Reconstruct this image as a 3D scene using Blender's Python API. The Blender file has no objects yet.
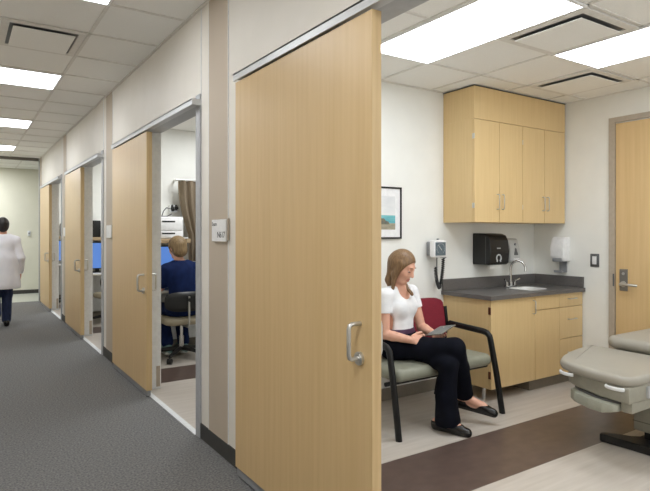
import bpy, bmesh, math, random
import numpy as np
from mathutils import Vector, Matrix
random.seed(7)
C = bpy.context.scene.collection
sc = bpy.context.scene
PI = math.pi

# ------------------------------------------------------------------ materials
def lin(c):
    return tuple(((v/255)/12.92 if v/255 <= .04045 else ((v/255+.055)/1.055)**2.4) for v in c)
def mat(name, rgb, rough=.5, metal=0, rgb2=None, scale=(30, 30, 30), detail=3, bump=0, bscale=None,
        emit=None, estr=0, spec=.5, lo=.35, hi=.65, coat=0):
    m = bpy.data.materials.new(name); m.use_nodes = True
    nt = m.node_tree; b = nt.nodes['Principled BSDF']
    c1 = lin(rgb)
    b.inputs['Base Color'].default_value = (*c1, 1)
    b.inputs['Roughness'].default_value = rough
    b.inputs['Metallic'].default_value = metal
    b.inputs['Specular IOR Level'].default_value = spec
    if coat: b.inputs['Coat Weight'].default_value = coat
    tc = nt.nodes.new('ShaderNodeTexCoord')
    def noise(s, d):
        mp = nt.nodes.new('ShaderNodeMapping'); mp.inputs['Scale'].default_value = s
        n = nt.nodes.new('ShaderNodeTexNoise'); n.inputs['Scale'].default_value = 1; n.inputs['Detail'].default_value = d
        nt.links.new(tc.outputs['Object'], mp.inputs['Vector']); nt.links.new(mp.outputs['Vector'], n.inputs['Vector'])
        return n
    if rgb2 is None:                      # every material keeps a faint procedural variation
        rgb2 = tuple(max(0, v*.965) for v in rgb)
    n = noise(scale, detail)
    r = nt.nodes.new('ShaderNodeValToRGB')
    r.color_ramp.elements[0].position = lo; r.color_ramp.elements[1].position = hi
    r.color_ramp.elements[0].color = (*c1, 1); r.color_ramp.elements[1].color = (*lin(rgb2), 1)
    nt.links.new(n.outputs['Fac'], r.inputs['Fac']); nt.links.new(r.outputs['Color'], b.inputs['Base Color'])
    if bump:
        n2 = noise(bscale or scale, 4)
        bp = nt.nodes.new('ShaderNodeBump'); bp.inputs['Strength'].default_value = bump; bp.inputs['Distance'].default_value = .01
        nt.links.new(n2.outputs['Fac'], bp.inputs['Height']); nt.links.new(bp.outputs['Normal'], b.inputs['Normal'])
    if emit:
        b.inputs['Emission Color'].default_value = (*lin(emit), 1); b.inputs['Emission Strength'].default_value = estr
    return m
M = {}
M['wall'] = mat('wall_paint', (236, 236, 231), .65, rgb2=(232, 232, 227), scale=(4, 4, 4), bump=.05, bscale=(250, 250, 250))
M['panel'] = mat('corridor_panel', (230, 225, 216), .5, rgb2=(226, 221, 211), scale=(3, 3, 3))
M['endwall'] = mat('green_cream_paint', (224, 222, 206), .6, rgb2=(220, 218, 202), scale=(3, 3, 3))
M['taupe'] = mat('taupe_panel', (190, 176, 158), .55, rgb2=(184, 170, 152), scale=(2, 2, 1))
M['maple'] = mat('maple_veneer', (214, 184, 136), .38, rgb2=(206, 175, 126), scale=(46, 46, 1.6), detail=5, lo=.3, hi=.72)
M['maple2'] = mat('maple_laminate', (219, 191, 141), .4, rgb2=(213, 184, 134), scale=(60, 60, 2.2), detail=4, lo=.3, hi=.7)
M['maple_edge'] = mat('maple_edge', (204, 176, 130), .45, rgb2=(192, 162, 116), scale=(60, 60, 2), detail=4)
M['carpet'] = mat('grey_carpet', (98, 98, 98), .95, rgb2=(138, 137, 135), scale=(85, 85, 85), detail=6, bump=.5, bscale=(220, 220, 220), spec=.1, lo=.36, hi=.68)
M['vinyl'] = mat('pale_vinyl', (198, 190, 181), .34, rgb2=(182, 173, 163), scale=(2.2, 26, 26), detail=6, lo=.3, hi=.75)
M['brown'] = mat('brown_vinyl', (98, 82, 75), .3, rgb2=(82, 67, 61), scale=(9, 14, 14), detail=6, lo=.3, hi=.75)
M['cross'] = mat('grey_tile', (176, 178, 168), .4)
M['tile'] = mat('ceiling_tile', (243, 242, 238), .9, rgb2=(239, 238, 234), scale=(120, 120, 120), bump=.15, bscale=(220, 220, 220), spec=.1)
M['tbar'] = mat('ceiling_grid_metal', (226, 223, 217), .6)
M['trimdark'] = mat('dark_reveal', (105, 100, 92), .7)
M['base'] = mat('rubber_base', (62, 61, 58), .6)
M['base_room'] = mat('room_rubber_base', (134, 127, 116), .6)
M['alu'] = mat('satin_aluminium', (205, 206, 207), .45, .4, scale=(5, 5, 200))
M['alu_paint'] = mat('grey_frame_paint', (176, 178, 181), .45, .1)
M['jamb'] = mat('jamb_paint', (228, 230, 231), .45)
M['taupe_frame'] = mat('door_frame_paint', (178, 166, 150), .5)
M['chrome'] = mat('chrome', (205, 205, 205), .15, 1)
M['nickel'] = mat('brushed_nickel', (205, 204, 200), .38, .9)
M['white'] = mat('white_plastic', (236, 236, 236), .35)
M['offwhite'] = mat('off_white_plastic', (228, 230, 231), .4)
M['soapgrey'] = mat('soft_grey_plastic', (190, 191, 190), .4)
M['grey'] = mat('grey_plastic', (140, 142, 146), .45)
M['platem'] = mat('aged_nickel', (134, 131, 126), .4, .6)
M['greyd'] = mat('dark_grey_plastic', (92, 93, 94), .4)
M['black'] = mat('black_plastic', (17, 17, 17), .42)
M['blackmat'] = mat('black_metal', (17, 17, 17), .42, .0, bump=.05, spec=.35)
M['counter'] = mat('charcoal_counter', (104, 101, 99), .32, rgb2=(92, 89, 87), scale=(160, 160, 160), detail=2)
M['steel'] = mat('stainless_steel', (228, 228, 226), .32, .25)
M['seat'] = mat('grey_green_vinyl', (140, 141, 126), .42, rgb2=(134, 135, 120), scale=(20, 20, 20))
M['burg'] = mat('burgundy_fabric', (130, 24, 44), .85, rgb2=(110, 17, 36), scale=(150, 150, 150), bump=.2, bscale=(400, 400, 400))
M['exam'] = mat('taupe_upholstery', (158, 153, 142), .42, rgb2=(153, 148, 137), scale=(6, 6, 6))
M['exambody'] = mat('table_body', (152, 149, 136), .45)
M['examstep'] = mat('table_step', (160, 161, 147), .45)
M['rubber'] = mat('black_rubber', (16, 16, 17), .5)
M['skin'] = mat('skin', (222, 172, 148), .5, rgb2=(212, 158, 134), scale=(18, 18, 18))
M['skin2'] = mat('lips', (196, 128, 118), .45)
M['hair'] = mat('brown_blond_hair', (140, 110, 76), .45, rgb2=(96, 70, 46), scale=(140, 140, 9), detail=4, lo=.3, hi=.7)
M['hairb'] = mat('blond_hair', (150, 126, 90), .55, rgb2=(104, 82, 54), scale=(110, 110, 12), detail=4, lo=.3, hi=.7)
M['haird'] = mat('dark_hair', (28, 25, 24), .5, rgb2=(46, 42, 40), scale=(110, 110, 12))
M['shirt'] = mat('white_cotton', (238, 238, 240), .8, rgb2=(228, 229, 232), scale=(14, 14, 26), bump=.25, bscale=(16, 16, 34))
M['trouser'] = mat('black_navy_cloth', (14, 16, 27), .85, rgb2=(9, 11, 19), spec=.12, scale=(20, 20, 8), bump=.2, bscale=(14, 14, 8))
M['belt'] = mat('plum_cloth', (66, 28, 62), .6)
M['shoe'] = mat('black_patent', (18, 17, 17), .22)
M['scrub'] = mat('navy_scrubs', (22, 38, 80), .85, spec=.15, rgb2=(16, 29, 66), scale=(14, 14, 10), bump=.3, bscale=(12, 12, 9))
M['coat'] = mat('white_coat_cloth', (240, 240, 246), .8, rgb2=(230, 231, 240), scale=(9, 9, 5), bump=.25, bscale=(10, 10, 4))
M['jeans'] = mat('blue_denim', (38, 52, 88), .8, rgb2=(28, 40, 72), scale=(40, 40, 14))
M['sneaker'] = mat('teal_grey_sneaker', (120, 150, 150), .6)
M['sole'] = mat('pale_sole', (220, 226, 222), .6)
M['light'] = mat('light_diffuser', (250, 250, 250), .5, emit=(243, 249, 255), estr=14)
M['lightc'] = mat('corridor_light_diffuser', (250, 250, 250), .5, emit=(246, 250, 255), estr=11.5)
M['screen'] = mat('blue_screen', (20, 30, 60), .2, emit=(110, 162, 250), estr=.9)
M['curtain'] = mat('taupe_curtain', (140, 126, 106), .85, rgb2=(124, 110, 92), scale=(8, 8, 2), bump=.15, bscale=(300, 300, 300))
M['deskp'] = mat('pale_laminate', (222, 218, 208), .45)
M['shelfw'] = mat('tan_laminate', (186, 164, 132), .5, rgb2=(172, 148, 116), scale=(3, 50, 50))
M['beige'] = mat('beige_vinyl', (158, 148, 126), .5)
M['frame'] = mat('black_wood', (26, 25, 24), .35)
M['mat'] = mat('white_mat_board', (238, 238, 238), .8)
M['ink'] = mat('dark_ink', (46, 46, 50), .6)
M['silver'] = mat('silver_print', (196, 198, 200), .35, .3)
M['paper'] = mat('white_paper', (240, 240, 236), .9)
M['window'] = mat('dark_window', (70, 84, 92), .15)
M['dial'] = mat('slate_dial', (92, 106, 114), .35)
M['hinge'] = mat('brown_hinge', (104, 62, 44), .4, .4)

# ------------------------------------------------------------------ mesh collecting
class MB:
    def __init__(s, xf=None):
        s.bm = bmesh.new(); s.xf = xf
    def _new(s, verts, faces, bevel=0, seg=2):
        vs = [s.bm.verts.new(v) for v in verts]
        fs = []
        for f in faces:
            try: fs.append(s.bm.faces.new([vs[i] for i in f]))
            except ValueError: pass
        if bevel:
            es = list({e for f in fs for e in f.edges})
            bmesh.ops.bevel(s.bm, geom=es, offset=bevel, segments=seg, profile=.5, affect='EDGES')
        return s
    def box(s, x0, y0, z0, x1, y1, z1, bevel=0, seg=2):
        x0, x1 = sorted((x0, x1)); y0, y1 = sorted((y0, y1)); z0, z1 = sorted((z0, z1))
        v = [(x0,y0,z0),(x1,y0,z0),(x1,y1,z0),(x0,y1,z0),(x0,y0,z1),(x1,y0,z1),(x1,y1,z1),(x0,y1,z1)]
        return s._new(v, [(3,2,1,0),(4,5,6,7),(0,1,5,4),(1,2,6,5),(2,3,7,6),(3,0,4,7)], bevel, seg)
    def hexa(s, v, bevel=0, seg=2):
        return s._new(v, [(3,2,1,0),(4,5,6,7),(0,1,5,4),(1,2,6,5),(2,3,7,6),(3,0,4,7)], bevel, seg)
    def cyl(s, p, q, r, seg=16, r2=None):
        return s.tube([p, q], r, seg, r_end=r2)
    def tube(s, pts, r, seg=10, r_end=None, flat=1.0, closed=False):
        P = [Vector(p) for p in pts]; n = len(P); rings = []
        t0 = (P[1]-P[0]).normalized()
        up = Vector((0, 0, 1)) if abs(t0.z) < .9 else Vector((1, 0, 0))
        nrm = (up - t0*up.dot(t0)).normalized()
        for i in range(n):
            if closed: t = (P[(i+1) % n]-P[i-1]).normalized()
            else: t = (P[min(i+1, n-1)]-P[max(i-1, 0)]).normalized()
            nrm = (nrm - t*nrm.dot(t)).normalized(); bn = t.cross(nrm)
            rr = r if r_end is None else r+(r_end-r)*i/(n-1)
            if isinstance(r, (list, tuple)): rr = r[i]
            rings.append([P[i]+nrm*math.cos(2*PI*k/seg)*rr+bn*math.sin(2*PI*k/seg)*rr*flat for k in range(seg)])
        v = [x for rg in rings for x in rg]; f = []
        m = n if closed else n-1
        for i in range(m):
            j = (i+1) % n
            for k in range(seg):
                f.append((i*seg+k, i*seg+(k+1) % seg, j*seg+(k+1) % seg, j*seg+k))
        if not closed:
            f.append(tuple(range(seg))[::-1]); f.append(tuple((n-1)*seg+k for k in range(seg)))
        return s._new(v, f)
    def loft(s, rings, caps=True):
        seg = len(rings[0]); v = [x for rg in rings for x in rg]; f = []
        for i in range(len(rings)-1):
            for k in range(seg):
                f.append((i*seg+k, i*seg+(k+1) % seg, (i+1)*seg+(k+1) % seg, (i+1)*seg+k))
        if caps:
            f.append(tuple(range(seg))[::-1]); f.append(tuple((len(rings)-1)*seg+k for k in range(seg)))
        return s._new(v, f)
    def lathe(s, c, prof, seg=24):
        return s.loft([[(c[0]+r*math.cos(2*PI*k/seg), c[1]+r*math.sin(2*PI*k/seg), c[2]+z) for k in range(seg)] for r, z in prof])
    def prism(s, out, z0, z1, bevel=0, seg=2):
        n = len(out)
        v = [(x, y, z0) for x, y in out]+[(x, y, z1) for x, y in out]
        f = [tuple(range(n))[::-1], tuple(range(n, 2*n))]+[(i, (i+1) % n, n+(i+1) % n, n+i) for i in range(n)]
        return s._new(v, f, bevel, seg)
    def pad(s, out, z0, z1, r, n=5, crown=0):     # soft-edged slab over an outline (counter-clockwise)
        def inset(d):
            res = []; m = len(out)
            for i in range(m):
                a, b, c = Vector(out[i-1]), Vector(out[i]), Vector(out[(i+1) % m])
                e1, e2 = (b-a).normalized(), (c-b).normalized()
                nn = (Vector((-e1.y, e1.x))+Vector((-e2.y, e2.x)))
                nn = nn.normalized()/max(.6, (nn.length/2)) if nn.length > 1e-6 else Vector((0, 0))
                res.append(b+nn*d)
            return res
        rings = []
        for k in range(n+1):
            a = PI/2*k/n; rings.append([(p.x, p.y, z0+r*(1-math.cos(a))) for p in inset(r*(1-math.sin(a)))])
        for k in range(n+1):
            a = PI/2*k/n; rings.append([(p.x, p.y, z1-r*(1-math.sin(a))) for p in inset(r*(1-math.cos(a)))])
        if crown:
            cx = sum(p[0] for p in rings[-1])/len(out); cy = sum(p[1] for p in rings[-1])/len(out)
            for q, c_ in ((.86, .75), (.5, 1.0)): rings.append([(cx+(x-cx)*q, cy+(y-cy)*q, z1+crown*c_) for x, y, z in rings[2*n+1]])
        return s.loft(rings)
    def ell(s, c, r, seg=20, rings=12):
        return s.loft([[(c[0]+r[0]*math.sin(PI*i/rings)*math.cos(2*PI*k/seg), c[1]+r[1]*math.sin(PI*i/rings)*math.sin(2*PI*k/seg), c[2]-r[2]*math.cos(PI*i/rings)) for k in range(seg)] for i in range(1, rings)])
    def text(s, body, size, origin, ux, uy, depth=.0006):
        cu = bpy.data.curves.new('t', 'FONT'); cu.body = body; cu.size = size; cu.extrude = depth; cu.resolution_u = 3
        o = bpy.data.objects.new('t', cu); C.objects.link(o)
        dg = bpy.context.evaluated_depsgraph_get(); me = bpy.data.meshes.new_from_object(o.evaluated_get(dg))
        ux, uy = Vector(ux), Vector(uy); uz = ux.cross(uy)
        vs = [Vector(origin)+ux*v.co.x+uy*v.co.y+uz*v.co.z for v in me.vertices]
        fs = [tuple(p.vertices) for p in me.polygons]
        bpy.data.objects.remove(o); bpy.data.meshes.remove(me); bpy.data.curves.remove(cu)
        return s._new(vs, fs)

def rrect(x0, y0, x1, y1, r, n=5):
    out = []
    for cx, cy, a0 in ((x1-r, y1-r, 0), (x0+r, y1-r, 90), (x0+r, y0+r, 180), (x1-r, y0+r, 270)):
        for k in range(n+1):
            a = math.radians(a0+90*k/n); out.append((cx+r*math.cos(a), cy+r*math.sin(a)))
    return out
def rot(ang, o):
    return Matrix.Translation(Vector(o)) @ Matrix.Rotation(ang, 4, 'Z')

def tag(o, label, cat, group=None, kind=None):
    if label: o['label'] = label
    if cat: o['category'] = cat
    if group: o['group'] = group
    if kind: o['kind'] = kind
    return o
def worldloc(o):
    v = Vector((0, 0, 0))
    while o is not None:
        v += o.location; o = o.parent
    return v
def finish(name, me, mats, parent, smooth, origin, label=None):
    o = bpy.data.objects.new(name, me); C.objects.link(o)
    for m in (mats if isinstance(mats, (list, tuple)) else [mats]): me.materials.append(m)
    off = worldloc(parent) if parent is not None else Vector(origin or (0, 0, 0))
    if off.length: me.transform(Matrix.Translation(-off))
    if parent is not None: o.parent = parent
    else: o.location = off
    if smooth:
        me.polygons.foreach_set('use_smooth', [True]*len(me.polygons))
        if smooth != 'all':
            try: me.set_sharp_from_angle(angle=math.radians(38))
            except Exception: pass
    if label: o['label'] = label
    return o
def obj(name, mb, m, parent=None, origin=None, smooth=True, label=None):
    bm = mb.bm
    if mb.xf is not None: bmesh.ops.transform(bm, matrix=mb.xf, verts=bm.verts)
    bmesh.ops.recalc_face_normals(bm, faces=bm.faces)
    me = bpy.data.meshes.new(name); bm.to_mesh(me); bm.free()
    return finish(name, me, m, parent, smooth, origin, label)
def thing(name, label, cat, loc, group=None):
    o = bpy.data.objects.new(name, None); C.objects.link(o); o.location = loc
    o.empty_display_size = .1
    return tag(o, label, cat, group)
def struct(name, mb, m, parent=None, smooth=False):
    o = obj(name, mb, m, parent, smooth=smooth)
    o['kind'] = 'structure'
    return o
def dup(root, off, label=None, group=None):
    r = root.copy(); C.objects.link(r); r.location = root.location+Vector(off)
    if label: r['label'] = label
    if group: r['group'] = group
    def kids(a, b):
        for ch in a.children:
            c = ch.copy(); C.objects.link(c); c.parent = b; kids(ch, c)
    kids(root, r)
    return r
def box(*a, **k): return MB().box(*a, **k)

# ------------------------------------------------------------------ implicit surfaces for people
class SDF:
    def __init__(s, lo, hi, h):
        s.lo = np.array(lo, float); s.h = h
        s.n = np.ceil((np.array(hi)-s.lo)/h).astype(int)+1
        s.d = np.full(s.n, 1.0, np.float32)
    def win(s, lo, hi, m):
        a = np.clip(np.floor((np.array(lo)-m-s.lo)/s.h).astype(int), 0, s.n); b = np.clip(np.ceil((np.array(hi)+m-s.lo)/s.h).astype(int)+1, 0, s.n)
        if np.any(b <= a): return None
        g = [s.lo[i]+s.h*np.arange(a[i], b[i]) for i in range(3)]
        return tuple(slice(a[i], b[i]) for i in range(3)), np.meshgrid(*g, indexing='ij')
    def put(s, sl, e, k, mode):
        a = s.d[sl]
        if mode == 's': e = -e
        k = max(k, 1e-5); hh = np.maximum(k-np.abs(a-e), 0)/k
        if mode == 'u': s.d[sl] = np.minimum(a, e)-hh*hh*k/4
        else: s.d[sl] = np.maximum(a, e)+hh*hh*k/4
    def cone(s, p, q, r1, r2, k=.02, mode='u'):
        p = np.array(p, float); q = np.array(q, float); R = max(r1, r2)
        w = s.win(np.minimum(p, q)-R, np.maximum(p, q)+R, k+3*s.h)
        if w is None: return s
        sl, (X, Y, Z) = w; v = q-p; L = max(v@v, 1e-9)
        t = np.clip(((X-p[0])*v[0]+(Y-p[1])*v[1]+(Z-p[2])*v[2])/L, 0, 1)
        e = np.sqrt((X-p[0]-t*v[0])**2+(Y-p[1]-t*v[1])**2+(Z-p[2]-t*v[2])**2)-(r1+t*(r2-r1))
        s.put(sl, e, k, mode); return s
    def ell(s, c, ax, r, k=.02, mode='u'):
        c = np.array(c, float); R = max(r)
        w = s.win(c-R, c+R, k+3*s.h)
        if w is None: return s
        sl, (X, Y, Z) = w; A = [np.array(a, float) for a in ax]
        u = [((X-c[0])*a[0]+(Y-c[1])*a[1]+(Z-c[2])*a[2]) for a in A]
        k0 = np.sqrt(sum((u[i]/r[i])**2 for i in range(3))); k1 = np.sqrt(sum((u[i]/r[i]**2)**2 for i in range(3)))
        e = np.where(k0 < 1e-3, -min(r), k0*(k0-1)/np.maximum(k1, 1e-6))
        s.put(sl, e, k, mode); return s
    def plane(s, p, n, k=.004):       # keep the side n points away from
        p = np.array(p, float); n = np.array(n, float); n = n/np.linalg.norm(n)
        g = [s.lo[i]+s.h*np.arange(s.n[i]) for i in range(3)]
        e = ((g[0]-p[0])*n[0])[:, None, None]+((g[1]-p[1])*n[1])[None, :, None]+((g[2]-p[2])*n[2])[None, None, :]
        hh = np.maximum(k-np.abs(s.d-e), 0)/k
        s.d = (np.maximum(s.d, e)+hh*hh*k/4).astype(np.float32); return s
    def mesh(s, name):
        d = s.d; d[0] = d[-1] = 1; d[:, 0] = d[:, -1] = 1; d[:, :, 0] = d[:, :, -1] = 1
        ins = d < 0
        cnt = np.zeros(np.array(d.shape)-1, np.int8)
        off = [(i, j, k) for i in (0, 1) for j in (0, 1) for k in (0, 1)]
        def sh(a, o): return a[o[0]:a.shape[0]-1+o[0], o[1]:a.shape[1]-1+o[1], o[2]:a.shape[2]-1+o[2]]
        for o in off: cnt += sh(ins, o)
        act = np.argwhere((cnt > 0) & (cnt < 8))
        idx = np.full(cnt.shape, -1, np.int64); idx[tuple(act.T)] = np.arange(len(act))
        val = np.stack([d[tuple((act+np.array(o)).T)] for o in off], 1)
        pos = np.zeros((len(act), 3)); num = np.zeros(len(act))
        for a in range(8):
            for b in range(a+1, 8):
                oa, ob = np.array(off[a]), np.array(off[b])
                if np.abs(oa-ob).sum() != 1: continue
                va, vb = val[:, a], val[:, b]; c = (va < 0) != (vb < 0)
                t = np.where(c, va/np.where(c, va-vb, 1), 0)
                pos += np.where(c[:, None], oa+(ob-oa)*t[:, None], 0); num += c
        pos = (act+pos/num[:, None])*s.h+s.lo
        quads = []
        for ax in range(3):
            sl0 = [slice(None)]*3; sl1 = [slice(None)]*3; sl0[ax] = slice(0, -1); sl1[ax] = slice(1, None)
            a, b = ins[tuple(sl0)], ins[tuple(sl1)]
            e = np.argwhere(a != b); inside = a[tuple(e.T)]
            u, v = [(1, 2), (2, 0), (0, 1)][ax]
            du = np.zeros(3, int); du[u] = 1; dv = np.zeros(3, int); dv[v] = 1
            q = np.stack([idx[tuple((e-o).T)] for o in (du+dv, dv, 0*du, du)], 1)
            q[~inside] = q[~inside][:, ::-1]
            quads.append(q)
        Q = np.concatenate(quads)
        me = bpy.data.meshes.new(name)
        me.vertices.add(len(pos)); me.vertices.foreach_set('co', pos.astype(np.float32).ravel())
        me.loops.add(Q.size); me.loops.foreach_set('vertex_index', Q.astype(np.int32).ravel())
        me.polygons.add(len(Q)); me.polygons.foreach_set('loop_start', np.arange(0, Q.size, 4, dtype=np.int32))
        me.polygons.foreach_set('loop_total', np.full(len(Q), 4, np.int32))
        me.update(calc_edges=True); me.validate()
        p0, p1, p2 = pos[Q[:, 0]], pos[Q[:, 1]], pos[Q[:, 2]]
        if np.einsum('ij,ij->i', p0, np.cross(p1, p2)).sum() < 0: me.flip_normals()
        return me
def sobj(name, S, m, parent, label=None):
    return finish(name, S.mesh(name), m, parent, 'all', None, label)
def V(*a): return np.array(a, float)
def nz(v): v = np.array(v, float); return v/np.linalg.norm(v)
# ------------------------------------------------------------------ layout numbers
XW, XI, XR = 1.35, 1.47, 4.85          # corridor wall face, its room side, the rooms' far side
YB, PITCH = 3.514, 3.01                # back wall of the first room, room to room
YEND, YX = 12.5, 14.2                  # corridor end, wall of the crossing hall
ZC, ZR, ZH = 2.875, 2.61, 2.25         # corridor ceiling, room ceiling, door head
XL = -0.75

# ------------------------------------------------------------------ setting
struct('floor', box(XL, -3, -.1, XW, YEND, 0), M['carpet'])
struct('floor', box(-3, YEND, -.1, 4.85, YX, 0), M['cross'])
for k in range(4):
    o = k*PITCH
    y0, b0, b1, y1 = -2.4 if k == 0 else YB+o-PITCH, 2.03+o, 2.56+o, YB+o
    struct('floor', box(XW, y0, -.1, XR, b0, 0), M['vinyl'])
    struct('floor', box(XW, b0, -.1, XR, b1, 0), M['brown'])
    struct('floor', box(XW, b1, -.1, XR, y1, 0), M['vinyl'])
# corridor wall with its door openings
w = MB(); edge = -3
for k in range(4):
    a, b = (.58 if k else .37)+PITCH*k, 1.90+PITCH*k
    w.box(XW, edge, 0, XI, a, ZC+.1); w.box(XW, a, ZH+.02, XI, b, ZC+.1); edge = b
w.box(XW, edge, 0, XI, YEND, ZC+.1)
struct('wall_corridor', w, M['panel'])
struct('wall_left', box(XL-.12, -3, 0, XL, YEND, ZC+.1), M['panel'])
struct('wall_rear', box(XL, -3.12, 0, XW, -3, ZC+.1), M['panel'])
struct('wall_end', box(-3, YX, 0, 4.85, YX+.12, 3.0), M['endwall'])
struct('wall_header', MB().box(XL-.12, YEND, 2.825, XI, YEND+.1, 3.1).box(-3, YEND, 0, XL-.12, YEND+.1, 3.1), M['trimdark'])
struct('wall_side', box(XR, -2.4, 0, XR+.12, 12.62, 3.0), M['wall'])
struct('wall_near', MB().box(XI, -2.52, 0, 1.75, -2.4, 2.9).box(4.6, -2.52, 0, XR, -2.4, 2.9).box(1.75, -2.52, 0, 4.6, -2.4, .85).box(1.75, -2.52, 2.45, 4.6, -2.4, 2.9), M['wall'])
wf = MB()
for x in (1.75, 3.15, 4.55): wf.box(x, -2.50, .85, x+.05, -2.43, 2.45)
wf.box(1.80, -2.50, .85, 4.55, -2.43, .90); wf.box(1.80, -2.50, 2.40, 4.55, -2.43, 2.45)
wn = struct('added_window_1', wf, M['alu_paint'])  # made-up window out of view, added to go with the fill light
for k in range(4):
    struct('wall_back', box(XI, YB+k*PITCH, 0, XR, YB+.115+k*PITCH, 2.9), M['wall'])
struct('ceiling', box(XL, -3, ZC, XW, YEND, ZC+.1), M['tile'])
struct('ceiling', box(-3, YEND+.1, 2.82, 4.85, YX, 2.95), M['tile'])
for k in range(4):
    struct('ceiling', box(XI, -2.4 if k == 0 else YB+.115+(k-1)*PITCH, ZR, XR, YB+k*PITCH, ZR+.1), M['tile'])
# suspended grids: main runners and cross tees
g = MB(); CY0, CP = 5.74, .64
for x in (.82, .18, -.46): g.box(x-.012, -3, ZC-.006, x+.012, YEND, ZC)
for i in range(-13, 11):
    y = CY0+CP*i; g.box(XL, y-.012, ZC-.006, XW, y+.012, ZC)
g.box(XW-.02, -3, ZC-.008, XW, YEND, ZC)
struct('trim_1', g, M['tbar'])
g = MB(); RX = [1.70, 2.267, 2.837, 3.407, 3.977, 4.547]; RY = [2.95-.615*i for i in range(-1, 8)]
for x in RX: g.box(x-.011, -2.4, ZR-.006, x+.011, YB, ZR)
for y in RY: g.box(XI, y-.011, ZR-.006, XR, y+.011, ZR)
g.box(XI, YB-.018, ZR-.008, XR, YB, ZR); g.box(XR-.018, -2.4, ZR-.008, XR, YB-.02, ZR)
struct('trim_2', g, M['tbar'])
g = MB()
for y in (YEND+.7, YEND+1.3): g.box(-3, y-.012, 2.814, 4.85, y+.012, 2.82)
for x in (-.2, .42, 1.04): g.box(x-.012, YEND+.1, 2.8139, x+.012, YX, 2.8199)
struct('trim_3', g, M['tbar'])
# baseboards
tn = 4
for k in range(4):
    o = k*PITCH
    a = 1.92+o; b = 3.547+o
    struct('baseboard_corridor', box(XW-.008, a, 0, XW, min(b, YEND), .1), M['base'])
struct('baseboard_corridor', box(XW-.008, -3, 0, XW, .32, .1), M['base'])
struct('baseboard_left', box(XL, -3, 0, XL+.008, YEND, .1), M['base'])
struct('baseboard_end', MB().box(-3, YX-.012, 0, 4.85, YX, .085), M['base'])
struct('baseboard_back', box(XI, YB-.008, 0, 3.56, YB, .1), M['base_room'])
struct('baseboard_side', MB().box(XR-.008, 2.74, 0, XR, 2.98, .1).box(XR-.008, -2.4, 0, XR, 1.66, .1), M['base_room'])
for k in range(1, 4):
    struct('baseboard_back', box(XI, YB+k*PITCH-.008, 0, XR, YB+k*PITCH, .1), M['base_room'])
# taupe strips between the bays, with the panel joints beside them
for k in range(-1, 4):
    o = k*PITCH
    struct('trim_%d' % tn, box(XW-.004, 3.10+o, .1, XW, 3.41+o, ZC-.008), M['taupe']); tn += 1
    s_ = MB()
    for y in (3.10, 3.41, 3.548):
        s_.box(XW-.0045, y+o-.003, .1 if y != 3.548 else 2.3, XW+.001, y+o+.003, ZC-.008)
    struct('trim_%d' % tn, s_, M['jamb']); tn += 1
# far end of the corridor wall
struct('trim_%d' % tn, box(XW-.02, YEND-.06, 0, XW+.001, YEND+.02, ZC), M['alu_paint']); tn += 1

# ------------------------------------------------------------------ sliding doors, frames and tracks
def pull(root, y, side):
    s = -1 if side == 'c' else 1
    x0 = 1.295 if s < 0 else 1.34
    xg = x0+s*.055
    zt, zb = 1.02, .885
    r = .009
    pts = [(x0, y, zt), (x0+s*.04, y, zt), (x0+s*.051, y, zt-.005), (xg, y, zt-.018), (xg, y, zb+.018), (x0+s*.051, y, zb+.005), (x0+s*.04, y, zb), (x0, y, zb)]
    h = struct('door_pull', MB().tube(pts, r, 12), M['nickel'], root, smooth=True)
    struct('rosette', MB().cyl((x0, y, zb), (x0+s*.012, y, zb), .026, 20).cyl((x0+s*.012, y, zb), (x0+s*.016, y, zb), .018, 20), M['nickel'], h, smooth=True)
for k in range(4):
    o = k*PITCH
    d = struct('door_%d' % (k+1), box(1.295, 1.645+o, .058, 1.3402, 2.88+o, 2.215, .002, 1), M['maple'])
    struct('door_edge', box(1.2955, 1.6425+o, .058, 1.3397, 1.645+o, 2.214), M['maple_edge'], d)
    struct('door_sweep', box(1.303, 1.66+o, .010, 1.334, 2.875+o, .060), M['grey'], d)
    pull(d, 1.715+o, 'c'); pull(d, 1.715+o, 'r')
    # track cover over the whole travel
    t = MB()
    t.box(1.283, .543+o, 2.222, 1.291, 2.885+o, 2.262); t.box(1.283, .543+o, 2.254, XW, 2.885+o, 2.262); t.box(1.283, .535+o, 2.222, XW, .543+o, 2.262)
    tr = struct('trim_%d' % tn, t, M['alu']); tn += 1
    struct('guide_rail', box(1.297, .545+o, 2.232, 1.344, 2.88+o, 2.2538), M['alu'], tr)
    f = MB()
    j0 = .614 if k else .405
    f.box(XW-.012, j0-.077+o, 0, XI+.012, j0+o, ZH+.05)           # near jamb
    f.box(XW, 1.875+o, 0, XI+.012, 1.92+o, ZH+.05)              # far jamb
    f.box(XW, j0+o, ZH, XI+.012, 1.875+o, ZH+.05)             # head
    fr = struct('trim_%d' % tn, f, M['alu_paint']); tn += 1
    struct('threshold', box(XW-.02, j0+o, 0, XW+.02, 1.875+o, .005), M['offwhite'], fr)
    struct('jamb_liner', box(XW+.004, 1.873+o, 0, XI-.03, 1.8752+o, ZH), M['jamb'], fr)
    struct('bumper_plate', box(XI-.028, 1.868+o, .02, XI+.006, 1.8708+o, .2), M['taupe_frame'], fr)
    struct('jamb_edge', box(XI-.03, 1.871+o, .0, XI+.014, 1.8753+o, ZH), M['jamb'], fr)

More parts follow.
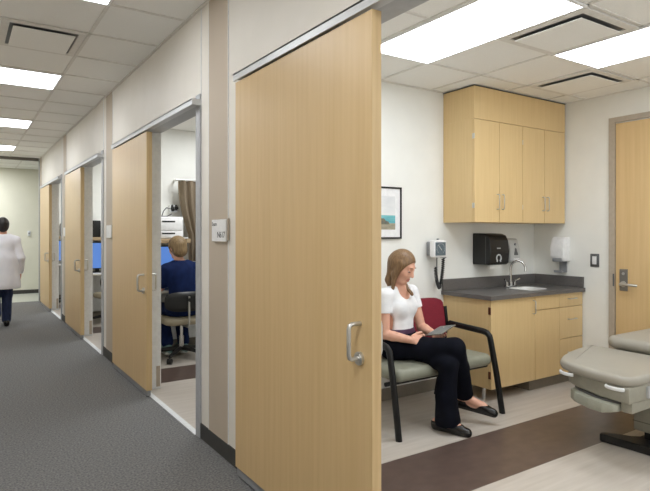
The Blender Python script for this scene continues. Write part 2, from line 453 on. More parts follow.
# hinged door in the side wall
f = MB()
f.box(XR-.022, 2.677, 0, XR+.02, 2.73, 2.39); f.box(XR-.022, 1.68, 0, XR+.02, 1.733, 2.39); f.box(XR-.022, 1.733, 2.345, XR+.02, 2.677, 2.39)
struct('trim_%d' % tn, f, M['taupe_frame']); tn += 1
d5 = struct('door_5', box(XR-.01, 1.737, .012, XR+.015, 2.673, 2.335, .002, 1), M['maple'])
hp = struct('handle_plate', box(XR-.02, 2.565, .865, XR-.01, 2.635, 1.055, .003), M['platem'], d5)
hb = MB().cyl((XR-.02, 2.60, .925), (XR-.07, 2.60, .925), .014, 16)
hb.tube([(XR-.066, 2.605, .925), (XR-.07, 2.57, .925), (XR-.07, 2.50, .923), (XR-.055, 2.465, .92)], .011, 12)
hb.cyl((XR-.02, 2.60, .925), (XR-.028, 2.60, .925), .026, 20)
struct('lever', hb, M['nickel'], hp, smooth=True)
struct('lock_cylinder', MB().cyl((XR-.02, 2.60, 1.015), (XR-.026, 2.60, 1.015), .012, 14), M['nickel'], hp, smooth=True)
struct('strike_plate', box(XR-.024, 2.679, .90, XR-.021, 2.693, 1.01), M['greyd'], d5)

# ------------------------------------------------------------------ lights and diffusers
def ceil_light(x0, y0, x1, y1, z, m, label, group):
    t = thing('ceiling_light', label, 'ceiling light', ((x0+x1)/2, (y0+y1)/2, z), group)
    f = MB(); e = .018
    f.box(x0, y0, z-.012, x0+e, y1, z-.001); f.box(x1-e, y0, z-.012, x1, y1, z-.001)
    f.box(x0+e, y0, z-.012, x1-e, y0+e, z-.001); f.box(x0+e, y1-e, z-.012, x1-e, y1, z-.001)
    obj('light_frame', f, M['white'], t, smooth=False)
    obj('diffuser', box(x0+e, y0+e, z-.008, x1-e, y1-e, z-.002), m, t, smooth=False)
    return t
G = 'corridor ceiling lights'
for i, lb in ((-1, 'corridor ceiling light cut off by the top edge above the large vent'), (0, 'largest fully lit corridor ceiling light, just past the square vent'),
              (1, 'middle-distance corridor ceiling light, second past the vent'), (2, 'farthest and smallest corridor ceiling light, near the corridor end')):
    ceil_light(-.46, CY0+4*CP*i, .82, CY0+4*CP*i+CP, ZC-.005, M['lightc'], lb, G)
ceil_light(2.267, 1.72, 2.837, 2.95, ZR-.005, M['light'], 'long glowing ceiling panel over the seated woman, left of the vents', 'exam room ceiling lights')
ceil_light(3.407, 1.105, 3.977, 2.335, ZR-.005, M['light'], 'glowing ceiling panel at the top right, between the two vents', 'exam room ceiling lights')
def vent(x0, y0, x1, y1, z, label):
    t = thing('ceiling_vent', label, 'air vent', ((x0+x1)/2, (y0+y1)/2, z))
    f = MB(); e = .05
    f.box(x0, y0, z-.01, x0+e, y1, z); f.box(x1-e, y0, z-.01, x1, y1, z); f.box(x0+e, y0, z-.01, x1-e, y0+e, z); f.box(x0+e, y1-e, z-.01, x1-e, y1, z)
    obj('vent_frame', f, M['tbar'], t, smooth=False)
    obj('throat', box(x0+e, y0+e, z-.004, x1-e, y1-e, z), M['greyd'], t, smooth=False)
    b = MB().prism([(x0+.072, y0+.072), (x1-.072, y0+.072), (x1-.072, y1-.072), (x0+.072, y1-.072)], z-.026, z-.020, .002, 1)
    obj('plate', b, M['tile'], t, smooth=False)
    for a, c in ((x0+.12, y0+.12), (x1-.12, y0+.12), (x1-.12, y1-.12), (x0+.12, y1-.12)):
        obj('hanger', MB().cyl((a, c, z-.021), (a, c, z), .006, 8), M['greyd'], t)
vent(.245, 4.44, .80, 5.07, ZC-.006, 'square plate vent in the corridor ceiling above the first lit panel')
vent(2.848, 1.735, 3.397, 2.33, ZR-.006, 'larger vent between the two glowing ceiling panels')
vent(3.968, 2.35, 4.517, 2.94, ZR-.006, 'smaller vent nearest the wall cupboards, beyond the right panel')

# ------------------------------------------------------------------ room signs
def sign(y, label, num=True):
    t = thing('room_sign', label, 'sign', (XW-.004, y, 1.385), 'room number signs')
    obj('sign_back', box(XW-.014, y-.15, 1.325, XW-.004, y+.06, 1.458), M['taupe_frame'], t, smooth=False)
    pl = obj('sign_plate', box(XW-.022, y-.135, 1.318, XW-.014, y+.085, 1.453, .002, 1), M['white'], t)
    ux, uy = (0, -1, 0), (0, 0, 1)
    if num:
        obj('lettering', MB().text('Exam', .034, (XW-.0225, y+.078, 1.415), ux, uy), M['ink'], pl, smooth=False)
        obj('lettering', MB().text('N617', .052, (XW-.0225, y-.005, 1.342), ux, uy), M['ink'], pl, smooth=False)
    return t
sign(3.228, 'white room sign reading N617 beside the nearest sliding door')
sign(6.238, 'white room sign edge on the taupe strip left of the second door', False)
sign(9.248, 'small far white room sign left of the third sliding door', False)
# switch plates
t = thing('wall_control', 'white wall control on the pale wall at the corridor end', 'switch', (1.30, YX, 1.2))
obj('control_plate', box(1.285, YX-.02, 1.30, 1.345, YX, 1.42, .003), M['offwhite'], t)
obj('control_button', box(1.30, YX-.026, 1.34, 1.33, YX-.02, 1.38), M['grey'], t)
t = thing('light_switch', 'grey framed light switch on the wall between counter and wood door', 'switch', (XR, 2.87, 1.12))
obj('switch_plate', box(XR-.008, 2.828, 1.06, XR, 2.912, 1.18, .003), M['greyd'], t)
obj('rocker', box(XR-.014, 2.85, 1.083, XR-.008, 2.89, 1.157, .002), M['white'], t)

# ------------------------------------------------------------------ upper cupboards
def bow(pts, r): return MB().tube(pts, r, 8)
def hinge(parent, x, y, z): obj('hinge', box(x-.006, y-.012, z-.022, x+.004, y+.012, z+.022, .002, 1), M['nickel'], parent)
UX = [3.57, 3.885, 4.2, 4.515, 4.832]; UF = 3.159
for c, lb in ((0, 'left wall cupboard with two maple doors above the towel dispenser'), (2, 'right wall cupboard with two maple doors in the room corner')):
    x0, x1 = UX[c], UX[c+2]
    t = thing('wall_cabinet', lb, 'cabinet', ((x0+x1)/2, YB-.17, 1.461), 'wall cupboards')
    obj('cabinet_body', box(x0, UF+.021, 1.461, x1, YB-.001, 2.325, .001, 1), M['maple2'], t)
    for i in (0, 1):
        a, b = UX[c+i]+.002, UX[c+i+1]-.002
        d = obj('cabinet_door', box(a, UF, 1.461, b, UF+.02, 2.322, .0015, 1), M['maple2'], t)
        hx = b-.03 if i == 0 else a+.03
        obj('handle', bow([(hx, UF, 1.70), (hx, UF-.022, 1.70), (hx, UF-.028, 1.69), (hx, UF-.028, 1.585), (hx, UF-.022, 1.575), (hx, UF, 1.575)], .0045), M['nickel'], d)
        ex = x0 if i == 0 else x1
        for z in (1.60, 2.18): hinge(d, ex+(.003 if i == 0 else -.001), UF+.012, z)
s_ = tag(obj('soffit_panel', box(3.57, UF, 2.325, 4.832, YB-.001, 2.597, .001, 1), M['maple2'], origin=(4.2, YB-.17, 2.325)), 'maple panel closing the gap between wall cupboards and ceiling', 'panel')
struct('trim_%d' % tn, box(3.565, UF-.004, 2.597, 4.835, YB, 2.6018), M['base']); tn += 1

# ------------------------------------------------------------------ base cupboards and counter
BF, BX = 2.985, [3.57, 4.136, 4.486, 4.842]
BZ0, BZ1 = .105, .828
def tub(x0, y0, z0, x1, y1, z1, e=.016):      # open-topped carcass
    r = lambda d, z: [(x0+d, y0+d, z), (x1-d, y0+d, z), (x1-d, y1-d, z), (x0+d, y1-d, z)]
    return MB().loft([r(0, z0), r(0, z1), r(e, z1), r(e, z0+e)])
t = thing('base_cabinet', 'left base cupboard under the counter with one wide door and open foot', 'cabinet', (3.85, 3.25, 0))
obj('cabinet_body', box(3.57, BF+.021, BZ0, BX[1]-.001, YB-.001, BZ1, .001, 1), M['maple2'], t)
d = obj('cabinet_door', box(3.571, BF, BZ0, BX[1]-.003, BF+.02, BZ1-.003, .0015, 1), M['maple2'], t)
hx = BX[1]-.03
obj('handle', bow([(hx, BF, .79), (hx, BF-.022, .79), (hx, BF-.028, .78), (hx, BF-.028, .69), (hx, BF-.022, .68), (hx, BF, .68)], .0045), M['nickel'], d)
for z in (.22, .74): obj('hinge', box(3.5645, BF+.002, z-.03, 3.5715, BF+.028, z+.03, .002, 1), M['hinge'], d)
for y in (3.10, 3.42): obj('leg', MB().cyl((3.62, y, 0), (3.62, y, BZ0), .014, 14), M['chrome'], t)
t = thing('base_cabinet', 'middle base cupboard with narrow door beneath the sink front', 'cabinet', (4.31, 3.25, 0))
obj('cabinet_body', tub(BX[1], BF+.021, BZ0, BX[2]-.001, YB-.001, BZ1), M['maple2'], t, smooth=False)
obj('false_drawer_front', box(BX[1]+.002, BF, .705, BX[2]-.002, BF+.02, BZ1-.003, .0015, 1), M['maple2'], t)
d = obj('cabinet_door', box(BX[1]+.002, BF, BZ0, BX[2]-.002, BF+.02, .700, .0015, 1), M['maple2'], t)
obj('toe_kick', box(BX[1], BF+.06, 0, BX[2]-.001, YB-.001, BZ0), M['base_room'], t)
t = thing('drawer_cabinet', 'right base unit of three stacked maple drawers in the corner', 'cabinet', (4.66, 3.25, 0))
obj('cabinet_body', tub(BX[2], BF+.021, BZ0, BX[3], YB-.001, BZ1), M['maple2'], t, smooth=False)
for a, b in ((.705, BZ1-.003), (.42, .700), (BZ0, .415)):
    d = obj('drawer', box(BX[2]+.002, BF, a, BX[3]-.002, BF+.02, b, .0015, 1), M['maple2'], t)
    zc = (a+b)/2+(.01 if b > .8 else .03); xm = (BX[2]+BX[3])/2
    obj('handle', bow([(xm-.055, BF, zc), (xm-.055, BF-.022, zc), (xm-.048, BF-.028, zc), (xm+.048, BF-.028, zc), (xm+.055, BF-.022, zc), (xm+.055, BF, zc)], .0045), M['nickel'], d)
obj('toe_kick', box(BX[2], BF+.06, 0, BX[3], YB-.001, BZ0), M['base_room'], t)

CX0, CX1, CY_, CZ0, CZ1 = 3.543, 4.848, 2.962, .828, .862
sx, sy, ra, rb = 4.325, 3.20, .148, .13
t = thing('countertop', 'charcoal counter slab with upstands over the base cupboards', 'countertop', (4.2, 3.24, CZ0))
ang = set(2*PI*k/48 for k in range(48))
for cx, cy in ((CX0, CY_), (CX1, CY_), (CX1, YB-.002), (CX0, YB-.002)): ang.add(math.atan2(cy-sy, cx-sx) % (2*PI))
ang = sorted(ang)
def outer(a):
    c, s = math.cos(a), math.sin(a); r = []
    if abs(c) > 1e-9: r += [(CX1-sx)/c, (CX0-sx)/c]
    if abs(s) > 1e-9: r += [(YB-.002-sy)/s, (CY_-sy)/s]
    q = min(x for x in r if x > 0); return (sx+c*q, sy+s*q)
def inner(a):
    c, s = math.cos(a), math.sin(a); n = 3.0
    q = 1/((abs(c)/ra)**n+(abs(s)/rb)**n)**(1/n); return (sx+c*q, sy+s*q)
b = MB(); n = len(ang); O = [outer(a) for a in ang]; I = [inner(a) for a in ang]
vv = [(*p, CZ1) for p in O]+[(*p, CZ1) for p in I]+[(*p, CZ0) for p in O]+[(*p, CZ0) for p in I]; ff = []
for i in range(n):
    j = (i+1) % n
    ff += [(i, j, n+j, n+i), (2*n+i, 3*n+i, 3*n+j, 2*n+j), (i, 2*n+i, 2*n+j, j), (n+i, n+j, 3*n+j, 3*n+i)]
b._new(vv, ff)
obj('slab', b, M['counter'], t, smooth=False)
obj('backsplash', box(CX0+.004, YB-.022, CZ1, CX1, YB-.002, .962, .002, 1), M['counter'], t)
obj('side_splash', box(CX1-.02, CY_+.012, CZ1, CX1, YB-.023, .962, .002, 1), M['counter'], t)
t = thing('sink', 'oval stainless steel sink basin set into the charcoal counter', 'sink', (sx, sy, CZ1))
def ringat(f, z):
    return [(sx+(x-sx)*f, sy+(y-sy)*f, z) for x, y in I]
obj('basin', MB().loft([ringat(1.06, CZ1+.001), ringat(1.06, CZ1+.004), ringat(.985, CZ1+.004), ringat(.97, CZ1-.01), ringat(.95, .80), ringat(.85, .765), ringat(.5, .757), ringat(.1, .755)], caps=False), M['steel'], t)
obj('drain', MB().cyl((sx, sy, .756), (sx, sy, .759), .035, 20), M['greyd'], t)
fx, fy = 4.335, 3.395
t = thing('faucet', 'chrome gooseneck tap with two handles behind the sink', 'tap', (fx, fy, CZ1))
obj('base_plate', MB().prism(rrect(fx-.075, fy-.024, fx+.075, fy+.024, .022), CZ1, CZ1+.016, .004, 2), M['chrome'], t)
sp = [(fx, fy, CZ1+.016), (fx, fy, 1.04)]
dx_, dy_ = .55, -.83
for k in range(1, 11):
    a = PI-PI*k/10*1.05; sp.append((fx+dx_*(.065+.065*math.cos(a)), fy+dy_*(.065+.065*math.cos(a)), 1.04+.07*math.sin(a)))
sp.append((sp[-1][0]-.002, sp[-1][1], sp[-1][2]-.02))
obj('spout', MB().tube(sp, .0105, 14).cyl((fx, fy, CZ1+.016), (fx, fy, CZ1+.05), .017, 16), M['chrome'], t)
for s in (-1, 1):
    hb = MB().cyl((fx+s*.055, fy, CZ1+.016), (fx+s*.055, fy, CZ1+.05), .014, 14)
    hb.tube([(fx+s*.055, fy, CZ1+.055), (fx+s*.085, fy-.01, CZ1+.063), (fx+s*.11, fy-.018, CZ1+.078)], .007, 10)
    obj('tap_handle', hb, M['chrome'], t)

# ------------------------------------------------------------------ dispensers
x0, x1, z0, z1 = 3.945, 4.200, 1.082, 1.368; yf = YB-.205
t = thing('towel_dispenser', 'black paper towel dispenser with paper showing beneath wall cupboards', 'dispenser', (4.07, YB, z0))
prof = [(YB-.001, z0), (yf+.02, z0), (yf, z0+.02), (yf-.004, z0+.12), (yf+.006, z0+.22), (yf+.03, z0+.265), (yf+.075, z1-.004), (YB-.001, z1)]
b = MB(); vv = [(x0, y, z) for y, z in prof]+[(x1, y, z) for y, z in prof]; n = len(prof)
b._new(vv, [tuple(range(n)), tuple(range(n, 2*n))[::-1]]+[(i, n+i, n+(i+1) % n, (i+1) % n) for i in range(n)], .008, 3)
sh = obj('cover', b, M['black'], t)
b = MB(); b.box(x0+.085, yf-.0065, z0+.145, x0+.135, yf-.002, z0+.156, .002, 1)
obj('maker_bar', b, M['silver'], sh)
arc = [(x0+.11+.03*math.cos(a), yf-.004, z0+.062+.03*math.sin(a)) for a in [math.radians(-50+i*28) for i in range(11)]]
arc = [(x0+.084, yf-.004, z0+.03)]+arc[::-1]+[(x0+.136, yf-.004, z0+.03)]
obj('emblem', MB().tube(arc, .007, 8), M['silver'], sh)
obj('cover_seam', box(x0-.0008, yf+.05, z0+.008, x0+.001, yf+.054, z1-.03), M['greyd'], sh)
obj('paper_sheet', box(x0+.05, yf+.045, z0-.035, x1-.05, yf+.047, z0+.01), M['paper'], t)
x0, x1, z0, z1 = 4.345, 4.485, 1.085, 1.318; yf = YB-.115
t = thing('soap_dispenser', 'light grey soap dispenser with dark triangle beside the black towel dispenser', 'dispenser', (4.425, YB, z0))
prof = [(YB-.001, z0), (yf+.02, z0), (yf, z0+.03), (yf+.01, z0+.13), (yf+.03, z1-.015), (yf+.045, z1), (YB-.001, z1)]
b = MB(); vv = [(x0, y, z) for y, z in prof]+[(x1, y, z) for y, z in prof]; n = len(prof)
b._new(vv, [tuple(range(n)), tuple(range(n, 2*n))[::-1]]+[(i, n+i, n+(i+1) % n, (i+1) % n) for i in range(n)], .01, 3)
sh = obj('cover', b, M['soapgrey'], t)
def tri(x, y0, z, w, h, yy):
    return MB()._new([(x-w, y0, z), (x+w, y0, z), (x+w*.25, yy, z+h), (x-w*.25, yy, z+h), (x-w, y0+.01, z), (x+w, y0+.01, z), (x+w*.25, yy+.01, z+h), (x-w*.25, yy+.01, z+h)], [(3,2,1,0),(4,5,6,7),(0,1,5,4),(1,2,6,5),(2,3,7,6),(3,0,4,7)])
obj('level_window', tri(4.425, yf+.0015, z0+.075, .03, .065, yf+.008), M['greyd'], sh, smooth=False)
obj('emblem', MB().cyl((4.425, yf+.021, z0+.178), (4.425, yf+.013, z0+.176), .012, 16), M['grey'], sh)
obj('push_bar', MB().prism(rrect(4.385, yf-.012, 4.465, yf+.03, .012), z0+.005, z0+.045, .004, 2), M['white'], t)
# hand sanitiser on the side wall
y0, y1, z0, z1 = 3.115, 3.255, 1.10, 1.33; xf = XR-.115
t = thing('sanitizer_dispenser', 'white hand sanitizer dispenser with grey drip tray above counter corner', 'dispenser', (XR, 3.185, .99))
prof = [(XR-.001, z0), (xf+.025, z0), (xf, z0+.045), (xf+.002, z0+.12), (xf+.018, z1-.03), (xf+.04, z1), (XR-.001, z1)]
b = MB(); vv = [(x, y0, z) for x, z in prof]+[(x, y1, z) for x, z in prof]; n = len(prof)
b._new(vv, [tuple(range(n)), tuple(range(n, 2*n))[::-1]]+[(i, n+i, n+(i+1) % n, (i+1) % n) for i in range(n)], .012, 3)
obj('cover', b, M['white'], t)
obj('sensor_nose', box(xf+.004, y0+.02, z0-.004, xf+.06, y1-.02, z0+.035, .008, 3), M['grey'], t)
b = MB().box(XR-.012, y0+.03, .995, XR-.001, y1-.03, z0, .002, 1)
obj('tray_bracket', b, M['grey'], t)
b = MB().box(XR-.095, y0+.028, .992, XR-.012, y1-.028, 1.002, .003, 1).box(XR-.095, y0+.028, 1.002, XR-.088, y1-.028, 1.014)
obj('drip_tray', b, M['grey'], t)

# ------------------------------------------------------------------ picture and blood pressure gauge
x0, x1, z0, z1 = 2.52, 3.068, 1.322, 1.748
t = thing('framed_picture', 'black framed coastal picture on the wall over the bench', 'picture', (2.79, YB, z0))
f = MB(); e = .014; yp = YB-.022
f.box(x0, yp, z0, x0+e, YB-.001, z1); f.box(x1-e, yp, z0, x1, YB-.001, z1); f.box(x0+e, yp, z0, x1-e, YB-.001, z0+e); f.box(x0+e, yp, z1-e, x1-e, YB-.001, z1)
obj('frame', f, M['frame'], t, smooth=False)
mt = obj('mat_board', box(x0+e, yp+.008, z0+e, x1-e, YB-.002, z1-e), M['mat'], t, smooth=False)
M['pic_sky'] = mat('print_sky', (214, 216, 218), .7, rgb2=(232, 232, 230), scale=(5, 5, 14))
M['pic_sea'] = mat('print_sea', (120, 190, 194), .7, rgb2=(84, 160, 172), scale=(6, 6, 40))
M['pic_sand'] = mat('print_sand', (170, 164, 142), .7, rgb2=(146, 140, 122), scale=(12, 12, 60))
M['pic_rock'] = mat('print_rocks', (92, 98, 96), .7, rgb2=(126, 118, 92), scale=(40, 40, 60))
a0, a1 = x0+.075, x1-.066
obj('sky_print', box(a0, yp+.0072, 1.515, a1, yp+.008, 1.672), M['pic_sky'], mt, smooth=False)
obj('sea_print', box(a0, yp+.0072, 1.450, a1, yp+.008, 1.515), M['pic_sea'], mt, smooth=False)
obj('sand_print', box(a0, yp+.0072, 1.398, a1, yp+.008, 1.450), M['pic_sand'], mt, smooth=False)
rk = [(a0, 1.44), (a1-.06, 1.44), (a1-.07, 1.462), (a1-.10, 1.47), (a1-.12, 1.49), (a1-.17, 1.488), (a1-.22, 1.505), (a0+.06, 1.53), (a0, 1.53)]
b = MB(); n = len(rk); vv = [(x, yp+.0066, z) for x, z in rk]+[(x, yp+.0072, z) for x, z in rk]
b._new(vv, [tuple(range(n)), tuple(range(n, 2*n))[::-1]]+[(i, n+i, n+(i+1) % n, (i+1) % n) for i in range(n)])
obj('rocks_print', b, M['pic_rock'], mt, smooth=False)

gx, gz = 3.42, 1.235
t = thing('blood_pressure_gauge', 'white square blood pressure gauge with coiled black tube on the wall', 'gauge', (gx, YB, 1.1))
obj('wall_bracket', box(gx-.055, YB-.06, gz-.06, gx+.055, YB-.001, gz+.06, .006), M['grey'], t)
cs = obj('case', box(gx-.078, YB-.115, gz-.075, gx+.078, YB-.058, gz+.075, .014, 3), M['white'], t)
dl = obj('dial', box(gx-.06, YB-.119, gz-.057, gx+.06, YB-.114, gz+.057, .003, 1), M['dial'], cs)
tk = MB()
for k in range(21):
    a = math.radians(225-k*13.5); c, s = math.cos(a), math.sin(a)
    tk.tube([(gx+.040*c, YB-.1195, gz+.040*s), (gx+.05*c, YB-.1195, gz+.05*s)], .0013, 4)
obj('scale_marks', tk, M['silver'], dl, smooth=False)
obj('needle', MB().tube([(gx+.012, YB-.121, gz-.012), (gx-.028, YB-.121, gz+.030)], .0018, 6), M['white'], dl)
obj('top_knob', MB().cyl((gx, YB-.085, gz+.075), (gx, YB-.085, gz+.088), .012, 14), M['grey'], cs)
hp_ = [(gx-.012, YB-.085, gz-.075), (gx-.014, YB-.085, gz-.16)]
obj('plain_tube', MB().tube(hp_, .005, 8), M['greyd'], t)
mid = []
for k in range(25):
    u = k/24; a = PI*u
    x = gx+.028-.045*math.cos(a); z = .985-.09*math.sin(a)+(.03 if u < .0 else 0)+max(0, (u-.5))*2*.17+max(0, .5-u)*2*.09
    mid.append(Vector((x, YB-.075, z)))
coil = []
for i in range(len(mid)-1):
    for q in range(12):
        u = q/12; p = mid[i].lerp(mid[i+1], u); tdir = (mid[i+1]-mid[i]).normalized(); nn = Vector((0, 1, 0)); bn = tdir.cross(nn)
        a = 2*PI*u*1.5+i*3*PI; coil.append(p+nn*math.cos(a)*.011+bn*math.sin(a)*.011)
obj('coiled_tube', MB().tube(coil, .0052, 6), M['black'], t)
hk = MB().cyl((gx+.073, YB-.085, 1.145), (gx+.068, YB-.085, 1.19), .010, 10)
obj('tube_connector', hk, M['greyd'], t)
obj('hook_bracket', box(gx+.05, YB-.10, 1.155, gx+.085, YB-.06, 1.163), M['greyd'], t)
# ------------------------------------------------------------------ bench seat in the exam room
t = thing('bench_seat', 'wide black framed waiting chair with grey-green seat and burgundy back', 'chair', (2.9, 3.05, 0))
obj('seat', MB().pad(rrect(2.425, 2.80, 3.375, 3.27, .05), .365, .455, .04, 5, .006), M['seat'], t)
bk = MB()
vv = []
nx, nz_ = 14, 8
def backpt(i, j, f):
    u, v = i/nx, j/nz_
    x = 2.45+.915*u; z = .50+.335*v
    y = 3.27+.05*v+.02*math.sin(PI*u)-(.018*math.sin(PI*v)**.5*math.sin(PI*u)**.3 if f else -.028)
    e = .02*((abs(2*u-1))**12)*(abs(2*v-1)**8)
    return (x-(e if u > .5 else -e), y, z-(e if v > .5 else -e))
for f in (1, 0): vv += [backpt(i, j, f) for j in range(nz_+1) for i in range(nx+1)]
W = nx+1; N = W*(nz_+1); ff = []
for j in range(nz_):
    for i in range(nx):
        a = j*W+i; ff += [(a, a+1, a+W+1, a+W), (N+a, N+a+W, N+a+W+1, N+a+1)]
for i in range(nx):
    ff += [(i, N+i, N+i+1, i+1), (nz_*W+i, nz_*W+i+1, N+nz_*W+i+1, N+nz_*W+i)]
for j in range(nz_):
    a = j*W; ff += [(a, a+W, N+a+W, N+a), (a+nx, N+a+nx, N+a+W+nx, a+W+nx)]
bk._new(vv, ff)
obj('backrest', bk, M['burg'], t)
def sideframe(xf, xt, lab):
    pts = [(xf, 2.775, 0), (xf+(xt-xf)*.5, 2.805, .30), (xt, 2.835, .545), (xt, 2.845, .58), (xt, 2.87, .602), (xt, 2.91, .61), (xt, 3.10, .618), (xt, 3.26, .625)]
    fr = obj('arm_frame', MB().tube(pts, .021, 12, flat=1.15), M['blackmat'], t)
    obj('rear_leg', MB().tube([(xt, 3.42, 0), (xt, 3.34, .35), (xt, 3.295, .62), (xt, 3.315, .76)], .017, 12), M['blackmat'], t)
    obj('foot_glide', MB().cyl((xf, 2.775, 0), (xf, 2.775, .006), .022, 14), M['rubber'], fr)
sideframe(2.413, 2.388, 'left'); sideframe(3.445, 3.385, 'right')
obj('cross_rail', MB().tube([(2.40, 2.90, .345), (3.41, 2.90, .345)], .015, 10).tube([(2.39, 3.28, .42), (3.385, 3.28, .42)], .015, 10), M['blackmat'], t)

# tablet in her hands
l_ = Vector((.97, .25, 0)).normalized(); f_ = Vector((.25, -.97, 0)).normalized()
tl = .19; ta = .20
bdir = (l_*math.cos(tl)+Vector((0, 0, 1))*math.sin(tl)).normalized(); adir = (f_*math.cos(ta)+Vector((0, 0, 1))*math.sin(ta)).normalized(); ndir = bdir.cross(adir)*-1
if ndir.z < 0: ndir = -ndir
TO = Vector((2.752, 2.880, .640))
def slab(o, a0, a1, b0, b1, n0, n1, bev):
    P = lambda a, b, n: tuple(o+adir*a+bdir*b+ndir*n)
    return MB().hexa([P(a0, b0, n0), P(a1, b0, n0), P(a1, b1, n0), P(a0, b1, n0), P(a0, b0, n1), P(a1, b0, n1), P(a1, b1, n1), P(a0, b1, n1)], bev)
t = thing('tablet', 'thin grey tablet held by the seated woman', 'tablet', tuple(TO+adir*.07+bdir*.10))
obj('tablet_shell', slab(TO, 0, .13, 0, .205, 0, .008, .002), M['platem'], t)
obj('tablet_screen', slab(TO, .008, .122, .012, .193, .0079, .0086, 0), mat('tablet_glass', (112, 120, 118), .25), t, smooth=False)

# ------------------------------------------------------------------ examination table
t = thing('exam_table', 'taupe padded examination table with silver pulls, cut off by the right edge', 'exam table', (3.9, 1.9, 0))
fo = [(3.205, 1.636), (3.15, 1.652), (3.122, 1.69), (3.120, 1.76), (3.135, 1.87), (3.163, 1.98), (3.193, 2.07), (3.225, 2.135), (3.28, 2.18), (3.37, 2.225), (3.50, 2.268), (3.65, 2.30), (3.76, 2.312), (3.845, 2.312), (3.858, 2.30), (3.858, 1.62)]
obj('foot_cushion', MB().pad(fo[::-1], .494, .556, .028, 6), M['exam'], t)
so = rrect(3.875, 1.58, 4.77, 2.235, .10, 8)
obj('seat_cushion', MB().pad(so, .545, .63, .04, 6, .01), M['exam'], t)
bo = [(3.09, 1.648), (3.30, 1.645), (4.60, 1.66), (4.60, 2.20), (3.45, 2.20), (3.26, 2.13), (3.19, 2.03), (3.125, 1.84)]
obj('upper_body', MB().prism([(x+.035, y) for x, y in bo], .405, .498, .012, 2), M['exambody'], t)
obj('seat_support', MB().prism(rrect(3.92, 1.66, 4.70, 2.18, .03), .405, .55, .008, 2), M['exambody'], t)
st = [(3.14, 1.722), (3.55, 1.76), (3.60, 2.10), (3.24, 2.08), (3.185, 2.02), (3.13, 1.90), (3.108, 1.80), (3.115, 1.735)]
b = MB(); n = len(st)
cxm, cym = 3.45, 1.86
lowr = [(x+(.045 if x < 3.4 else 0), y, .315 if y > 1.8 else .345) for x, y in st]
b._new([(x, y, .345 if y < 1.75 else .325) for x, y in st]+[(x, y, .386) for x, y in st]+lowr, [tuple(range(2*n, 3*n))[::-1], tuple(range(n, 2*n))]+[(i, (i+1) % n, n+(i+1) % n, n+i) for i in range(n)]+[(2*n+i, 2*n+(i+1) % n, (i+1) % n, i) for i in range(n)], .006, 2)
obj('step_drawer', b, M['examstep'], t)
obj('lower_body', MB().prism([(3.168, 1.655), (4.40, 1.66), (4.40, 1.80), (3.168, 1.72)], .345, .41, .006, 2), M['exambody'], t)
obj('shadow_gap', MB().prism([(x+.05 if x < 3.4 else x, y) for x, y in st], .384, .397), M['greyd'], t, smooth=False)
for c, dr in (((3.195, 2.09), (.32, .95)), ((3.115, 1.735), (.10, 1.0))):
    d = Vector((*dr, 0)).normalized(); nn = Vector((-d.y, d.x, 0)); c = Vector((*c, .484))
    pts = []
    for k in range(9):
        a = PI*k/8; pts.append(c+d*(.055*math.cos(a))+nn*(.024*math.sin(a))-nn*.016)
    obj('pull', MB().tube([tuple(p) for p in pts], .011, 10, flat=.7), M['offwhite'], t)
cp = obj('control_panel', box(3.30, 1.628, .418, 3.46, 1.652, .485, .004), M['silver'], t)
for k in range(3): obj('button', box(3.32+.045*k, 1.624, .435, 3.345+.045*k, 1.629, .465, .002, 1), M['greyd'], cp)
obj('column', MB().prism([(3.62, 1.56), (4.35, 1.56), (4.35, 1.885), (3.62, 1.885)], .105, .40, .012, 2), M['exambody'], t)
obj('column_band', box(3.618, 1.565, .165, 4.352, 1.887, .17), M['trimdark'], t)
lg = [(3.505, 2.025), (3.515, 2.05), (3.545, 2.062), (3.575, 2.05), (3.60, 1.99), (3.63, 1.90), (3.68, 1.86), (4.30, 1.86), (4.30, 1.50), (3.66, 1.50), (3.60, 1.34), (3.575, 1.30), (3.535, 1.30), (3.51, 1.33), (3.53, 1.50), (3.535, 1.75), (3.54, 1.90)]
b = MB().prism(lg, 0.002, .052, .012, 3); b.box(3.67, 1.53, .045, 4.28, 1.84, .107)
obj('floor_base', b, M['rubber'], t)

# ------------------------------------------------------------------ the offices behind the other sliding doors
def office(n):
    o = n*PITCH
    return o
dk = thing('desk', 'pale office desk in the room behind the second sliding door, nurse seated at it', 'desk', (2.1, 6.26, 0), 'office desks')
obj('desktop', box(1.54, 5.99, .715, 2.72, 6.515, .745, .004), M['deskp'], dk)
for x in (1.56, 2.70): obj('leg', box(x-.02, 6.02, 0, x+.02, 6.50, .715), M['deskp'], dk)
obj('back_panel', box(1.58, 6.46, .12, 2.68, 6.48, .715), M['offwhite'], dk)
sh = thing('wall_shelf', 'tan overhead shelf carrying the white printer', 'shelf', (1.85, 6.35, 1.25), 'overhead shelves')
obj('shelf_board', box(1.54, 6.12, 1.255, 2.20, 6.522, 1.305, .003), M['shelfw'], sh)
for x in (1.60, 2.14): obj('bracket', box(x-.012, 6.2, 1.16, x+.012, 6.522, 1.255), M['shelfw'], sh)
mo = thing('monitor', 'monitor with plain blue screen in front of the nurse', 'monitor', (1.84, 6.33, .745), 'blue monitors')
obj('monitor_case', box(1.575, 6.31, .80, 2.085, 6.35, 1.225, .008), M['black'], mo)
obj('screen', box(1.588, 6.306, .815, 2.072, 6.311, 1.212), M['screen'], mo, smooth=False)
obj('monitor_stand', MB().box(1.80, 6.35, .75, 1.86, 6.375, .95).prism(rrect(1.72, 6.27, 1.94, 6.43, .03), .745, .757), M['black'], mo)
kb = thing('keyboard', 'dark keyboard on the desk by the nurse', 'keyboard', (1.9, 6.12, .745))
obj('key_tray', box(1.70, 6.05, .745, 2.10, 6.18, .76, .004), M['greyd'], kb)
